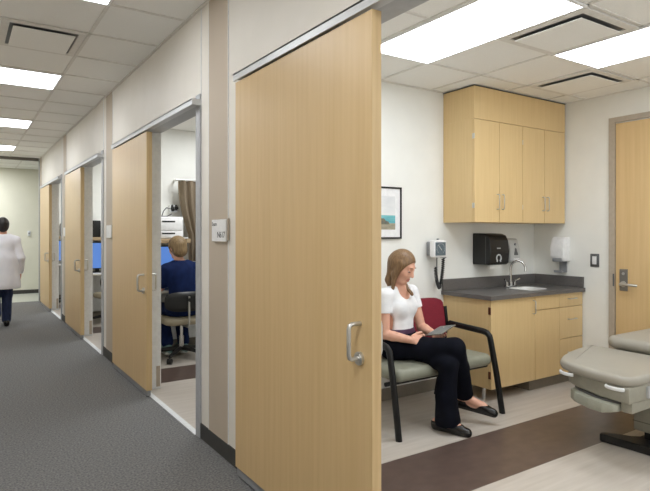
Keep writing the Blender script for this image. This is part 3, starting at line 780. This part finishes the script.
k_ = MB()
for r in range(4):
    for c in range(14): k_.box(1.712+c*.0272, 6.06+r*.028, .760, 1.712+c*.0272+.022, 6.06+r*.028+.023, .764)
obj('keys', k_, M['black'], kb, smooth=False)
pr = thing('printer', 'white two drawer printer on the shelf above the nurse', 'printer', (1.9, 6.33, 1.305), 'shelf equipment')
obj('printer_body', box(1.66, 6.16, 1.305, 2.13, 6.50, 1.553, .012, 3), M['white'], pr)
for z0, z1 in ((1.315, 1.392), (1.400, 1.525)):
    dd = obj('paper_drawer', box(1.675, 6.150, z0, 2.118, 6.165, z1, .005), M['white'], pr)
    obj('finger_slot', box(1.88, 6.147, z1-.035, 2.03, 6.151, z1-.018, .002, 1), M['black'], dd)
obj('output_tray', box(1.98, 6.08, 1.306, 2.16, 6.16, 1.32, .003), M['white'], pr)
# little wire stand on the printer and diagnostic set on the wall
ws = thing('wire_stand', 'thin grey wire stand on top of the white printer', 'stand', (1.98, 6.32, 1.553))
obj('stand_wire', MB().tube([(1.93, 6.32, 1.56), (1.95, 6.32, 1.62), (1.985, 6.32, 1.66)], .006, 8).tube([(1.985, 6.32, 1.66), (2.03, 6.32, 1.655)], .006, 8), M['greyd'], ws)
obj('stand_foot', MB().tube([(1.90, 6.32, 1.559), (1.99, 6.32, 1.562), (2.04, 6.30, 1.59)], .006, 8), M['greyd'], ws)
dg = thing('diagnostic_set', 'black wall diagnostic instrument block above the printer', 'medical instrument', (2.1, 6.52, 1.63))
obj('wall_block', box(2.075, 6.47, 1.615, 2.165, 6.522, 1.705, .006), M['offwhite'], dg)
obj('instrument_head', MB().cyl((2.10, 6.46, 1.665), (2.10, 6.44, 1.64), .022, 12).cyl((2.10, 6.47, 1.70), (2.10, 6.455, 1.63), .014, 12), M['black'], dg)
obj('instrument_head', MB().cyl((2.145, 6.46, 1.685), (2.145, 6.44, 1.66), .02, 12).cyl((2.145, 6.47, 1.70), (2.145, 6.455, 1.64), .014, 12), M['black'], dg)
# curtain
cu = thing('curtain', 'gathered taupe curtain hanging beside the white printer', 'curtain', (2.45, 6.36, 1.0))
b = MB(); nx, nz_ = 90, 24; vv = []
for sgn in (0, 1):
    for j in range(nz_+1):
        v = j/nz_; z = 1.985-.95*v
        xl = 2.135+.13*min(1, v*1.5)**1.8; xr = 2.78-.18*v
        for i in range(nx+1):
            u = i/nx
            vv.append((xl+(xr-xl)*u, 6.36+.032*math.sin(u*2*PI*7+.7*math.sin(3*v))+.006*math.sin(u*50+v*4)+sgn*.005, z))
W = nx+1; N = W*(nz_+1); ff = []
for j in range(nz_):
    for i in range(nx):
        a = j*W+i; ff += [(a, a+1, a+W+1, a+W), (N+a, N+a+W, N+a+W+1, N+a+1)]
for i in range(nx): ff += [(i, N+i, N+i+1, i+1), (nz_*W+i, nz_*W+i+1, N+nz_*W+i+1, N+nz_*W+i)]
for j in range(nz_):
    a = j*W; ff += [(a, a+W, N+a+W, N+a), (a+nx, N+a+nx, N+a+W+nx, a+W+nx)]
b._new(vv, ff); obj('curtain_cloth', b, M['curtain'], cu)
obj('curtain_rod', MB().cyl((2.10, 6.36, 1.995), (2.84, 6.36, 1.995), .010, 12), M['nickel'], cu)
for x in (2.14, 2.80): obj('rod_bracket', box(x-.008, 6.36, 1.985, x+.008, 6.522, 2.005), M['nickel'], cu)

def task_chair(cx, cy, ang, label, high=0):
    T = rot(ang, (cx, cy, 0))
    t = thing('office_chair', label, 'chair', (cx, cy, 0), 'office chairs')
    m = lambda: MB(T)
    obj('seat', m().pad(rrect(-.22, -.21, .22, .21, .10, 7), .385, .465, .035, 5, .006), M['beige'], t)
    bp = MB(T); nx, nz_ = 16, 8; vv = []
    for f in (0, 1):
        for j in range(nz_+1):
            for i in range(nx+1):
                u, v = 2*i/nx-1, 2*j/nz_-1
                s = 1-.10*v*v*abs(u)**3
                vv.append((.235*u*(1-.10*abs(v)**3), -.215+.05*u*u+(f-.5)*.06*((1-abs(u)**4)*(1-abs(v)**4))**.4, .64+.105*v*(1-.28*abs(u)**4)))
    W = nx+1; N = W*(nz_+1); ff = []
    for j in range(nz_):
        for i in range(nx):
            a = j*W+i; ff += [(a, a+1, a+W+1, a+W), (N+a, N+a+W, N+a+W+1, N+a+1)]
    bp._new(vv, ff); bmesh.ops.remove_doubles(bp.bm, verts=bp.bm.verts, dist=.0005)
    obj('backrest', bp, M['black'], t)
    sb = m().tube([(0, -.02, .375), (0, -.22, .38), (0, -.262, .42), (0, -.262, .70)], .020, 10, flat=.5)
    sup = obj('back_bar', sb, M['nickel'], t)
    obj('knob', m().cyl((0, -.272, .665), (0, -.30, .665), .020, 14), M['black'], sup)
    obj('gas_column', m().cyl((0, 0, .10), (0, 0, .25), .028, 16).cyl((0, 0, .25), (0, 0, .385), .018, 14), M['chrome'], t)
    for k in range(5):
        a = 2*PI*k/5-2.27; c, s = math.cos(a), math.sin(a)
        lg = obj('spoke', m().tube([(0, 0, .115), (.14*c, .14*s, .105), (.31*c, .31*s, .08)], .026, 10, flat=.8, r_end=.018), M['black'], t)
        obj('caster', m().cyl((.31*c-s*.022, .31*s+c*.022, .03), (.31*c+s*.022, .31*s-c*.022, .03), .03, 16).cyl((.31*c, .31*s, .05), (.31*c, .31*s, .08), .008, 8), M['black'], lg)
    return t
task_chair(2.03, 5.94, -.02, 'beige office chair with black back under the nurse')
# offices three and four
for n, word in ((1, 'third'), (2, 'fourth')):
    off = (0, n*PITCH, 0)
    dup(dk, off, 'pale office desk seen through the %s doorway' % word)
    dup(sh, off, 'tan overhead shelf above a blue monitor through the %s doorway' % word)
    dup(mo, off, 'blue monitor glimpsed through the %s doorway, nobody before it' % word)
    o = n*PITCH
    q = thing('desktop_printer', 'black and white printer on the shelf through the %s doorway' % word, 'printer', (1.9, 6.33+o, 1.305), 'shelf printers')
    obj('printer_body', box(1.84, 6.17+o, 1.305, 2.13, 6.50+o, 1.56, .01), M['white'], q)
    obj('black_side', box(1.72, 6.16+o, 1.305, 1.845, 6.50+o, 1.565, .01), M['black'], q)
    task_chair(1.93, 5.86+o, .2, 'empty black backed office chair through the %s doorway' % word)

# ------------------------------------------------------------------ people
def head(S, c, f, u, l, sc_=1.0, k=.012):
    P = lambda a, b, d: c+f*a*sc_+l*b*sc_+u*d*sc_
    ax = (f, l, u); r = lambda *q: [x*sc_ for x in q]
    S.ell(P(-.012, 0, .028), ax, r(.093, .073, .088), k)
    S.ell(P(.026, 0, -.035), ax, r(.062, .056, .082), .03)
    S.ell(P(.060, 0, -.098), ax, r(.026, .026, .020), .02)            # chin
    S.ell(P(.055, .030, -.03), ax, r(.030, .026, .026), .02); S.ell(P(.055, -.030, -.03), ax, r(.030, .026, .026), .02)
    S.ell(P(.070, 0, .030), ax, r(.020, .045, .014), .015)             # brow
    S.ell(P(.094, .031, .006), ax, r(.014, .018, .011), .012, 's'); S.ell(P(.094, -.031, .006), ax, r(.014, .018, .011), .012, 's')
    S.cone(P(.082, 0, .018), P(.103, 0, -.028), .008*sc_, .0125*sc_, .010)  # nose
    S.ell(P(.088, .011, -.034), ax, r(.012, .009, .008), .006); S.ell(P(.088, -.011, -.034), ax, r(.012, .009, .008), .006)
    S.cone(P(.082, .018, -.060), P(.088, 0, -.058), .006*sc_, .008*sc_, .005); S.cone(P(.082, -.018, -.060), P(.088, 0, -.058), .006*sc_, .008*sc_, .005)
    S.cone(P(.080, .014, -.072), P(.086, 0, -.073), .006*sc_, .009*sc_, .005); S.cone(P(.080, -.014, -.072), P(.086, 0, -.073), .006*sc_, .009*sc_, .005)
    for sg in (-1, 1):
        S.ell(P(-.008, sg*.074, -.005), (nz(f+l*sg*.25), nz(l*sg-f*.25), u), r(.018, .008, .031), .006)
    return P
def eyes(P, f, root, colour, sc_=1.0, down=True):
    for sg in (-1, 1):
        e = MB().ell(tuple(P(.0745, sg*.031, .004)), [.0115*sc_]*3, 14, 8)
        eo = obj('eye', e, M['white'], root)
        if down: obj('eyelid', MB().ell(tuple(P(.0755, sg*.031, .0062)), [.0119*sc_]*3, 14, 8), M['skin'], eo)
        b = MB().tube([tuple(P(.0862-.010*t*t, sg*(.031+.013*t), -.0015-.002*abs(t))) for t in (-1, -.5, 0, .5, 1)], [.0012, .002, .0024, .0026, .0018], 6)
        obj('eyelash', b, M['haird'], root)
        b = MB().tube([tuple(P(.089-.010*t*t, sg*(.031+.018*t), .030+.003*(1-t*t))) for t in (-1, -.4, .2, .8, 1.1)], [.0018, .0028, .0028, .002, .0012], 6)
        obj('eyebrow', b, colour, root)
def hand(S, w, d, n, t, curl=.6, spread=.0, sc_=1.0, thumb=(.55, .7, -.45)):
    # w wrist, d along the palm, n back of the hand, t towards the thumb
    d, n = nz(d), nz(n); t = nz(t-d*np.dot(t, d)); n = nz(n-d*np.dot(n, d)-t*np.dot(n, t))
    q = lambda a, b, c: w+(d*a+t*b+n*c)*sc_
    S.ell(q(.048, 0, 0), (d, t, n), [.052*sc_, .041*sc_, .016*sc_], .012)
    S.ell(q(.035, .022, -.008), (d, t, n), [.03*sc_, .018*sc_, .015*sc_], .012)
    for off, L, r in ((.031, .072, .0086), (.0105, .080, .0089), (-.0105, .074, .0086), (-.031, .058, .0078)):
        p = q(.082, off, .002); dd = nz(d+t*off*spread); a = .25*curl
        for i, fr in enumerate((.45, .32, .23)):
            ang = a+curl*(.45, .95, .55)[i] if i else a
            ca, sa = math.cos(ang), math.sin(ang)
            if i == 0: tot = ang
            else: tot += curl*(.45, .95, .55)[i]
            e = p+(dd*math.cos(tot)-n*math.sin(tot))*L*fr*sc_
            S.cone(p, e, r*sc_*(1-.06*i), r*sc_*(.94-.06*i), .004); p = e
    p = q(.022, .028, -.006); dv = nz(d*thumb[0]+t*thumb[1]+n*thumb[2])
    e = p+dv*.040*sc_; S.cone(p, e, .0125*sc_, .0105*sc_, .008)
    dv2 = nz(dv+d*.75-t*.25); e2 = e+dv2*.034*sc_; S.cone(e, e2, .0102*sc_, .0085*sc_, .004)
def cones(S, pts, rs, k=.02):
    for i in range(len(pts)-1): S.cone(pts[i], pts[i+1], rs[i], rs[i+1], k)

# ---- the seated woman
Z = V(0, 0, 1)
f = nz(V(.25, -.97, 0)); l = nz(V(.97, .25, 0))
pel = V(2.70, 3.10, .555); wst = V(2.70, 3.11, .70); che = V(2.698, 3.115, .855); nkb = V(2.694, 3.10, .975)
Rs, Ls = V(2.532, 3.065, .925), V(2.866, 3.15, .925)
Re, Rw = V(2.522, 3.055, .650), V(2.64, 2.90, .620)
Le, Lw = V(2.915, 3.10, .660), V(2.915, 2.955, .625)
Rh, Rk, Ra = V(2.615, 3.08, .535), V(2.855, 2.70, .575), V(3.06, 2.80, .195)
Lh, Lk, La = V(2.787, 3.12, .540), V(2.795, 2.70, .465), V(2.782, 2.755, .09)
hf = nz(V(.40, -.90, -.50)); hl = nz(np.cross(Z, hf)); hu = nz(np.cross(hf, hl)); hc = V(2.672, 3.035, 1.128)
wroot = thing('person', 'woman in white T-shirt and dark trousers seated reading a tablet', 'person', (2.78, 2.95, 0))
def w_torso(S, e, k=.03):
    ax = (f, l, Z)
    S.ell(pel, ax, (.125+e, .178+e, .105+e), k); S.ell(wst, ax, (.088+e, .125+e, .15+e), .05); S.ell(che, ax, (.088+e, .134+e, .15+e), .05)
    S.cone(Rs+V(.02, 0, 0), nkb+V(-.02, 0, -.02), .042+e, .045+e, .04); S.cone(Ls-V(.02, 0, 0), nkb+V(.02, 0, -.02), .042+e, .045+e, .04)
    for sg in (-1, 1): S.ell(che+f*.062+l*sg*.062+Z*-.025, ax, (.046+e, .055+e, .055+e), .05)
def w_arm(S, s, e, w, el):
    S.cone(s, el, .044+e, .036+e, .02)
S = SDF((2.36, 2.50, -.01), (3.32, 3.34, 1.30), .0045)
w_torso(S, -.004)
S.cone(nkb-Z*.03, hc-hu*.075-hf*.014, .050, .044, .025)
P = head(S, hc, hf, hu, hl, .97)
for s_, e_, w_ in ((Rs, Re, Rw), (Ls, Le, Lw)):
    S.cone(s_, e_, .043, .035, .02); m_ = e_+(w_-e_)*.3; S.cone(e_, m_, .035, .036, .01); S.cone(m_, w_, .036, .0245, .01)
hand(S, Rw, V(.11, -.015, .0), V(-.1, -.75, .45), V(.1, .5, .8), .7, thumb=(.8, .35, .35))
hand(S, Lw, V(-.03, -.09, -.005), V(.35, 0, -.9), V(.85, -.1, .5), .45, thumb=(.6, .6, -.5))
cones(S, [Rh, Rk], [.066, .050]); cones(S, [Rk, Rk+(Ra-Rk)*.35, Ra], [.050, .048, .033])
cones(S, [Lh, Lk], [.066, .050]); cones(S, [Lk, Lk+(La-Lk)*.35, La], [.050, .048, .034])
def foot(S, a, toe, heel, e=0, k=.02):
    S.cone(a, heel+Z*.03, .032+e, .026+e, k); S.cone(a+Z*-.01, toe+(a-toe)*.35+Z*-.0, .033+e, .026+e, k)
    S.cone(heel+Z*.002, toe, .027+e, .024+e, k); S.cone(toe+(a-toe)*.4, toe, .028+e, .017+e, k)
Rt, Rhl = V(3.175, 2.635, .085), V(3.055, 2.835, .118)
Lt, Lhl = V(2.845, 2.58, .026), V(2.768, 2.795, .030)
foot(S, Ra, Rt, Rhl); foot(S, La, Lt, Lhl)
body = sobj('body', S, [M['skin'], M['skin2']], wroot)
# lips take their own material
lc = P(.088, 0, -.066)
me = body.data; off = Vector(wroot.location)
for p in me.polygons:
    v = np.array(p.center+off)-lc
    if abs(v@hl) < .019 and abs(v@hu) < .010 and abs(v@hf) < .014: p.material_index = 1
eyes(P, hf, body, M['hair'], .97)
# hair
S = SDF((2.46, 2.88, .84), (2.86, 3.26, 1.30), .0035)
Q = lambda a, b, d: hc+hf*a+hl*b+hu*d
ax = (hf, hl, hu)
S.ell(Q(-.015, 0, .030), ax, (.098, .079, .095), .01)
S.cone(Q(-.050, -.030, .01), V(2.612, 3.108, 1.03), .050, .030, .05); S.cone(V(2.612, 3.108, 1.03), V(2.592, 3.075, .95), .030, .010, .02)
S.cone(Q(.012, -.062, .03), Q(.0, -.068, -.06), .024, .022, .02); S.cone(Q(.0, -.068, -.06), V(2.586, 3.045, .955), .022, .010, .02)
S.cone(Q(-.06, .02, .0), V(2.66, 3.135, .985), .055, .034, .03)
S.cone(Q(-.005, .064, .02), Q(.005, .066, -.10), .024, .018, .02); S.cone(Q(.005, .066, -.10), V(2.742, 3.01, .925), .018, .012, .02)
S.ell(Q(.108, 0, -.038), ax, (.088, .108, .118), .010, 's')
sobj('hair', S, M['hair'], body)
# shirt
S = SDF((2.42, 2.94, .58), (2.99, 3.30, 1.06), .0045)
w_torso(S, .008)
S.cone(Rs, Rs+(Re-Rs)*.42, .052, .050, .02); S.cone(Ls, Ls+(Le-Ls)*.42, .052, .050, .02)
S.plane(V(2.70, 3.10, .672), V(0, 0, -1))
S.ell(nkb+f*.085+Z*.01, (f, l, nz(Z)), (.085, .088, .098), .006, 's'); S.ell(nkb+Z*.05, (f, l, Z), (.10, .10, .066), .006, 's')
for s_, e_ in ((Rs, Re), (Ls, Le)):
    d_ = nz(e_-s_); pt = s_+(e_-s_)*.40
    # sleeve end: carve beyond the hem only around the arm
    S.cone(pt+d_*.075, pt+d_*.2, .075, .07, .004, 's')
sobj('shirt', S, M['shirt'], body)
# belt band and trousers
S = SDF((2.46, 2.92, .60), (2.94, 3.28, .72), .004)
w_torso(S, .013); S.plane(V(0, 0, .643), V(0, 0, -1)); S.plane(V(0, 0, .676), V(0, 0, 1))
sobj('belt', S, M['belt'], body)
S = SDF((2.44, 2.54, .03), (3.16, 3.30, .70), .005)
w_torso(S, .012); S.plane(V(0, 0, .648), V(0, 0, 1))
cones(S, [Rh, Rh+(Rk-Rh)*.5, Rk], [.082, .076, .071], .03); cones(S, [Lh, Lh+(Lk-Lh)*.5, Lk], [.082, .078, .066], .03)
cones(S, [Rk, Rk+(Ra-Rk)*.4, Ra+(Ra-Rk)*.03], [.070, .070, .062], .02)
Lm = V(2.785, 2.715, .25)
cones(S, [Lk, Lm, V(2.80, 2.715, .085)], [.064, .070, .088], .02)
d_ = nz(Ra-Rk)
S.cone(Ra+d_*.085, Ra+d_*.25, .105, .1, .004, 's')
S.plane(V(0, 0, .052), V(0, 0, -1), .004)
sobj('trousers', S, M['trouser'], body)
for a, toe, heel, nm in ((Ra, Rt, Rhl, 'r'), (La, Lt, Lhl, 'l')):
    lo = np.minimum(np.minimum(a, toe), heel)-.07; hi = np.maximum(np.maximum(a, toe), heel)+.07
    S = SDF(lo, hi, .0035); foot(S, a, toe, heel, .006)
    d_ = nz(toe-heel); up = nz(Z-d_*np.dot(Z, d_)); sd = np.cross(up, d_)
    mid_ = heel+(toe-heel)*.42+up*.075
    S.ell(mid_, (d_, sd, up), (.092, .055, .078), .006, 's'); S.plane(heel+up*.036, nz(up-d_*.05), .004); S.plane(heel-up*.026, -up, .004)
    shoe = sobj('shoe', S, M['shoe'], body)
    bp = toe-d_*.045+up*.026
    obj('bow', MB().tube([tuple(bp-sd*.022+up*.002), tuple(bp), tuple(bp+sd*.022+up*.002)], [.008, .004, .008], 8), M['greyd'], shoe)

# ---- nurse at the desk
f = nz(V(-.12, .99, 0)); l = nz(V(-.99, -.12, 0))
nroot = thing('person', 'nurse in navy scrubs seated at a computer, back turned', 'person', (2.04, 5.95, 0))
pel = V(2.045, 5.90, .565); wst = V(2.045, 5.905, .74); che = V(2.035, 5.925, .89); nkb = V(2.02, 5.95, 1.04)
Ls, Rs = V(1.862, 5.93, .975), V(2.208, 5.965, .975)
Le, Lw = V(1.825, 6.00, .775), V(1.88, 6.16, .80); Re, Rw = V(2.25, 6.02, .775), V(2.12, 6.18, .80)
Lh, Lk, La = V(1.955, 5.93, .545), V(1.92, 6.33, .49), V(1.925, 6.10, .14); Rh, Rk, Ra = V(2.135, 5.94, .545), V(2.15, 6.34, .49), V(2.115, 6.12, .13)
hf = nz(V(-.30, .95, -.12)); hl = nz(np.cross(Z, hf)); hu = nz(np.cross(hf, hl)); hc = V(1.992, 5.98, 1.205)
def n_torso(S, e):
    ax = (f, l, Z)
    S.ell(pel, ax, (.135+e, .195+e, .11+e), .03); S.ell(wst, ax, (.105+e, .155+e, .16+e), .06); S.ell(che, ax, (.11+e, .165+e, .16+e), .05)
    S.cone(Rs, nkb+V(.03, 0, -.02), .05+e, .055+e, .05); S.cone(Ls, nkb+V(-.03, 0, -.02), .05+e, .055+e, .05)
S = SDF((1.72, 5.72, -.01), (2.36, 6.50, 1.40), .006)
n_torso(S, -.006)
S.cone(nkb-Z*.03, hc-hu*.07-hf*.01, .055, .05, .03)
P = head(S, hc, hf, hu, hl, .97)
for s_, e_, w_, tt in ((Rs, Re, Rw, V(-1, 0, 0)), (Ls, Le, Lw, V(1, 0, 0))):
    S.cone(s_, e_, .046, .037, .02); S.cone(e_, w_, .037, .026, .01)
    hand(S, w_, nz(w_-e_)+V(0, .3, -.25), V(0, .2, 1), tt, .5)
cones(S, [Rh, Rk, Ra], [.08, .055, .036]); cones(S, [Lh, Lk, La], [.08, .055, .036])
for a in (Ra, La): foot(S, a, a+V(-.01, .17, -.065), a+V(0, -.05, -.075))
nb = sobj('body', S, M['skin'], nroot)
S = SDF(hc-.17, hc+.17, .004); Q = lambda a, b, d: hc+hf*a+hl*b+hu*d; ax = (hf, hl, hu)
S.ell(Q(-.020, 0, .028), ax, (.112, .096, .108), .01); S.ell(Q(-.055, 0, -.04), ax, (.070, .082, .068), .03)
S.ell(Q(.095, 0, -.05), ax, (.085, .082, .12), .012, 's')
for sg in (-1, 1): S.ell(Q(.0, sg*.08, -.02), ax, (.025, .02, .04), .01, 's')
sobj('hair', S, M['hairb'], nb)
S = SDF((1.74, 5.70, .44), (2.36, 6.14, 1.13), .006)
n_torso(S, .012); S.plane(V(0, 0, .47), V(0, 0, -1))
S.cone(Rs, Rs+(Re-Rs)*.72, .062, .066, .03); S.cone(Ls, Ls+(Le-Ls)*.72, .062, .066, .03)
S.ell(nkb+f*.02+Z*.055, (f, l, Z), (.085, .08, .06), .006, 's')
sobj('scrub_top', S, M['scrub'], nb)
S = SDF((1.80, 5.74, .05), (2.32, 6.48, .68), .006)
S.ell(pel, (f, l, Z), (.143, .203, .118), .03)
for h_, k_, a_ in ((Rh, Rk, Ra), (Lh, Lk, La)): cones(S, [h_, k_, a_+V(0, 0, .02)], [.098, .078, .066], .03)
S.plane(V(0, 0, .10), V(0, 0, -1))
sobj('scrub_trousers', S, M['scrub'], nb)
for a in (Ra, La):
    toe, heel = a+V(-.01, .17, -.065), a+V(0, -.05, -.075)
    S = SDF(np.minimum(toe, heel)-.08, np.maximum(toe, heel)+.1, .004); foot(S, a, toe, heel, .012); S.plane(a+Z*.015, Z)
    S.plane(V(0, 0, max(.004, (a[2]-.10))), -Z)
    s2 = sobj('sneaker', S, M['sneaker'], nb)
    zb = max(.004, a[2]-.10)
    obj('sole', MB().prism(rrect(a[0]-.045, a[1]-.085, a[0]+.035, a[1]+.20, .035), zb-.003, zb+.022, .005, 2), M['sole'], s2)

# ---- doctor walking away
f = V(0, 1, 0); l = V(-1, 0, 0); cx, cy = .515, 9.40
droot = thing('person', 'person in a long white coat and jeans walking away', 'person', (cx, cy, 0))
pel = V(cx, cy, .90); wst = V(cx, cy, 1.03); che = V(cx, cy+.01, 1.17); nkb = V(cx+.005, cy+.02, 1.325)
Rs, Ls = V(cx+.175, cy+.01, 1.255), V(cx-.175, cy+.01, 1.255)
Re, Rw = V(cx+.245, cy-.02, 1.0), V(cx+.245, cy+.06, .79); Le, Lw = V(cx-.235, cy+.03, 1.0), V(cx-.225, cy+.12, .79)
Rh, Rk, Ra = V(cx+.085, cy, .86), V(cx+.07, cy+.05, .47), V(cx+.06, cy-.0, .09)
Lh, Lk, La = V(cx-.085, cy, .86), V(cx-.085, cy+.06, .48), V(cx-.08, cy-.26, .20)
hf, hl, hu = f, l, Z; hc = V(cx+.015, cy+.035, 1.475)
S = SDF((cx-.36, cy-.42, -.01), (cx+.36, cy+.32, 1.70), .008); ax = (f, l, Z)
def d_torso(S, e):
    S.ell(pel, ax, (.115+e, .165+e, .13+e), .04); S.ell(wst, ax, (.10+e, .14+e, .16+e), .06); S.ell(che, ax, (.11+e, .16+e, .16+e), .05)
    S.cone(Rs, nkb+V(.03, 0, -.02), .052+e, .055+e, .05); S.cone(Ls, nkb+V(-.03, 0, -.02), .052+e, .055+e, .05)
d_torso(S, -.004); S.cone(nkb-Z*.03, hc-Z*.07, .056, .052, .03); P = head(S, hc, hf, hu, hl, 1.0)
for s_, e_, w_, tt in ((Rs, Re, Rw, V(0, 1, 0)), (Ls, Le, Lw, V(0, 1, 0))):
    S.cone(s_, e_, .047, .038, .02); S.cone(e_, w_, .038, .028, .01); hand(S, w_, V(0, .1, -1), V(1 if s_ is Rs else -1, 0, 0), tt, .5)
cones(S, [Rh, Rk, Ra], [.08, .055, .038]); cones(S, [Lh, Lk, La], [.08, .055, .038])
Rt_, Rhl_ = V(cx+.065, cy+.19, .03), V(cx+.06, cy-.05, .032); Lt_, Lhl_ = V(cx-.08, cy-.14, .04), V(cx-.08, cy-.33, .17)
foot(S, Ra, Rt_, Rhl_); foot(S, La, Lt_, Lhl_)
db = sobj('body', S, M['skin'], droot)
S = SDF(hc-.18, hc+.18, .005); Q = lambda a, b, d: hc+hf*a+hl*b+hu*d
S.ell(Q(-.018, 0, .030), ax, (.104, .084, .100), .01); S.ell(Q(-.05, 0, -.03), ax, (.062, .068, .062), .03); S.ell(Q(.10, 0, -.05), ax, (.085, .085, .12), .012, 's')
for sg in (-1, 1): S.ell(Q(.0, sg*.08, -.02), ax, (.03, .02, .04), .01, 's')
sobj('hair', S, M['haird'], db)
S = SDF((cx-.36, cy-.26, .5), (cx+.36, cy+.30, 1.46), .007)
d_torso(S, .022); S.cone(V(cx, cy, .98), V(cx, cy, .62), .17, .205, .06); S.cone(V(cx+.07, cy, .95), V(cx+.085, cy, .60), .14, .165, .05); S.cone(V(cx-.07, cy, .95), V(cx-.085, cy, .60), .14, .165, .05)
S.plane(V(0, 0, .555), V(0, 0, -1))
for s_, e_, w_ in ((Rs, Re, Rw), (Ls, Le, Lw)): cones(S, [s_, e_, e_+(w_-e_)*.92], [.066, .056, .05], .025)
S.ell(nkb+Z*.06, ax, (.09, .085, .055), .006, 's')
sobj('white_coat', S, M['coat'], db)
S = SDF((cx-.24, cy-.42, .05), (cx+.24, cy+.24, .95), .007)
S.ell(pel, ax, (.12, .17, .12), .03); cones(S, [Rh, Rk, Ra+V(0, 0, .01)], [.092, .072, .062], .03); cones(S, [Lh, Lk, La+V(0, .02, .02)], [.092, .072, .062], .03)
S.plane(V(0, 0, .06), V(0, 0, -1))
sobj('jeans', S, M['jeans'], db)
for a, toe, heel in ((Ra, Rt_, Rhl_), (La, Lt_, Lhl_)):
    S = SDF(np.minimum(np.minimum(toe, heel), a)-.08, np.maximum(np.maximum(toe, heel), a)+.06, .005); foot(S, a, toe, heel, .010); S.plane(a+Z*.0, Z)
    sobj('shoe', S, M['shoe'], db)

# ------------------------------------------------------------------ added fill lamps out of view, camera, view settings
def area(x, y, z, sx_, sy_, watt, col=(.95, .98, 1)):
    L = bpy.data.lights.new('added_ceiling_lamp', 'AREA'); L.shape = 'RECTANGLE'; L.size = sx_; L.size_y = sy_; L.energy = watt; L.color = col  # unseen lamp, added under the ceiling to brighten the space
    o = bpy.data.objects.new('added_ceiling_lamp', L); C.objects.link(o); o.location = (x, y, z)
for i in (-2, -3): area(.18, CY0+4*CP*i+CP/2, ZC-.012, 1.2, .6, 36)
area(-.2, (YEND+YX)/2, 2.80, 1.2, .6, 95)
for k in (1, 2, 3): area(2.5, 2.33+k*PITCH, ZR-.012, .57, 1.2, 42)
area(2.5, -.3, ZR-.012, .57, 1.2, 30)
L = bpy.data.lights.new('added_fill_light', 'AREA'); L.shape = 'RECTANGLE'; L.size = 2.7; L.size_y = 1.5; L.energy = 52; L.color = (.93, .97, 1)  # fill lamp added in the made-up window to lift ceiling and fronts
wo = bpy.data.objects.new('added_fill_light', L); C.objects.link(wo); wo.location = (3.175, -2.46, 1.65); wo.rotation_euler = (PI/2, 0, 0)

w = bpy.data.worlds.new('World'); sc.world = w; w.use_nodes = True
w.node_tree.nodes['Background'].inputs[0].default_value = (.8, .85, .9, 1); w.node_tree.nodes['Background'].inputs[1].default_value = .1
cam = bpy.data.cameras.new('Camera'); co = bpy.data.objects.new('Camera', cam); C.objects.link(co)
cam.sensor_width = 36; cam.sensor_fit = 'HORIZONTAL'; cam.lens = 36*554/650
cam.shift_y = -12.5/650; cam.clip_start = .05
co.location = (0, 0, 1.37); co.rotation_euler = (PI/2, 0, -math.atan2(.5505, .8348))
sc.camera = co
sc.view_settings.view_transform = 'Standard'; sc.view_settings.look = 'None'; sc.view_settings.gamma = 1
sc.view_settings.use_curve_mapping = False
sc.view_settings.exposure = -.48
try: sc.cycles.use_denoising = True
except Exception: pass
sc.cycles.max_bounces = 10; sc.cycles.diffuse_bounces = 6
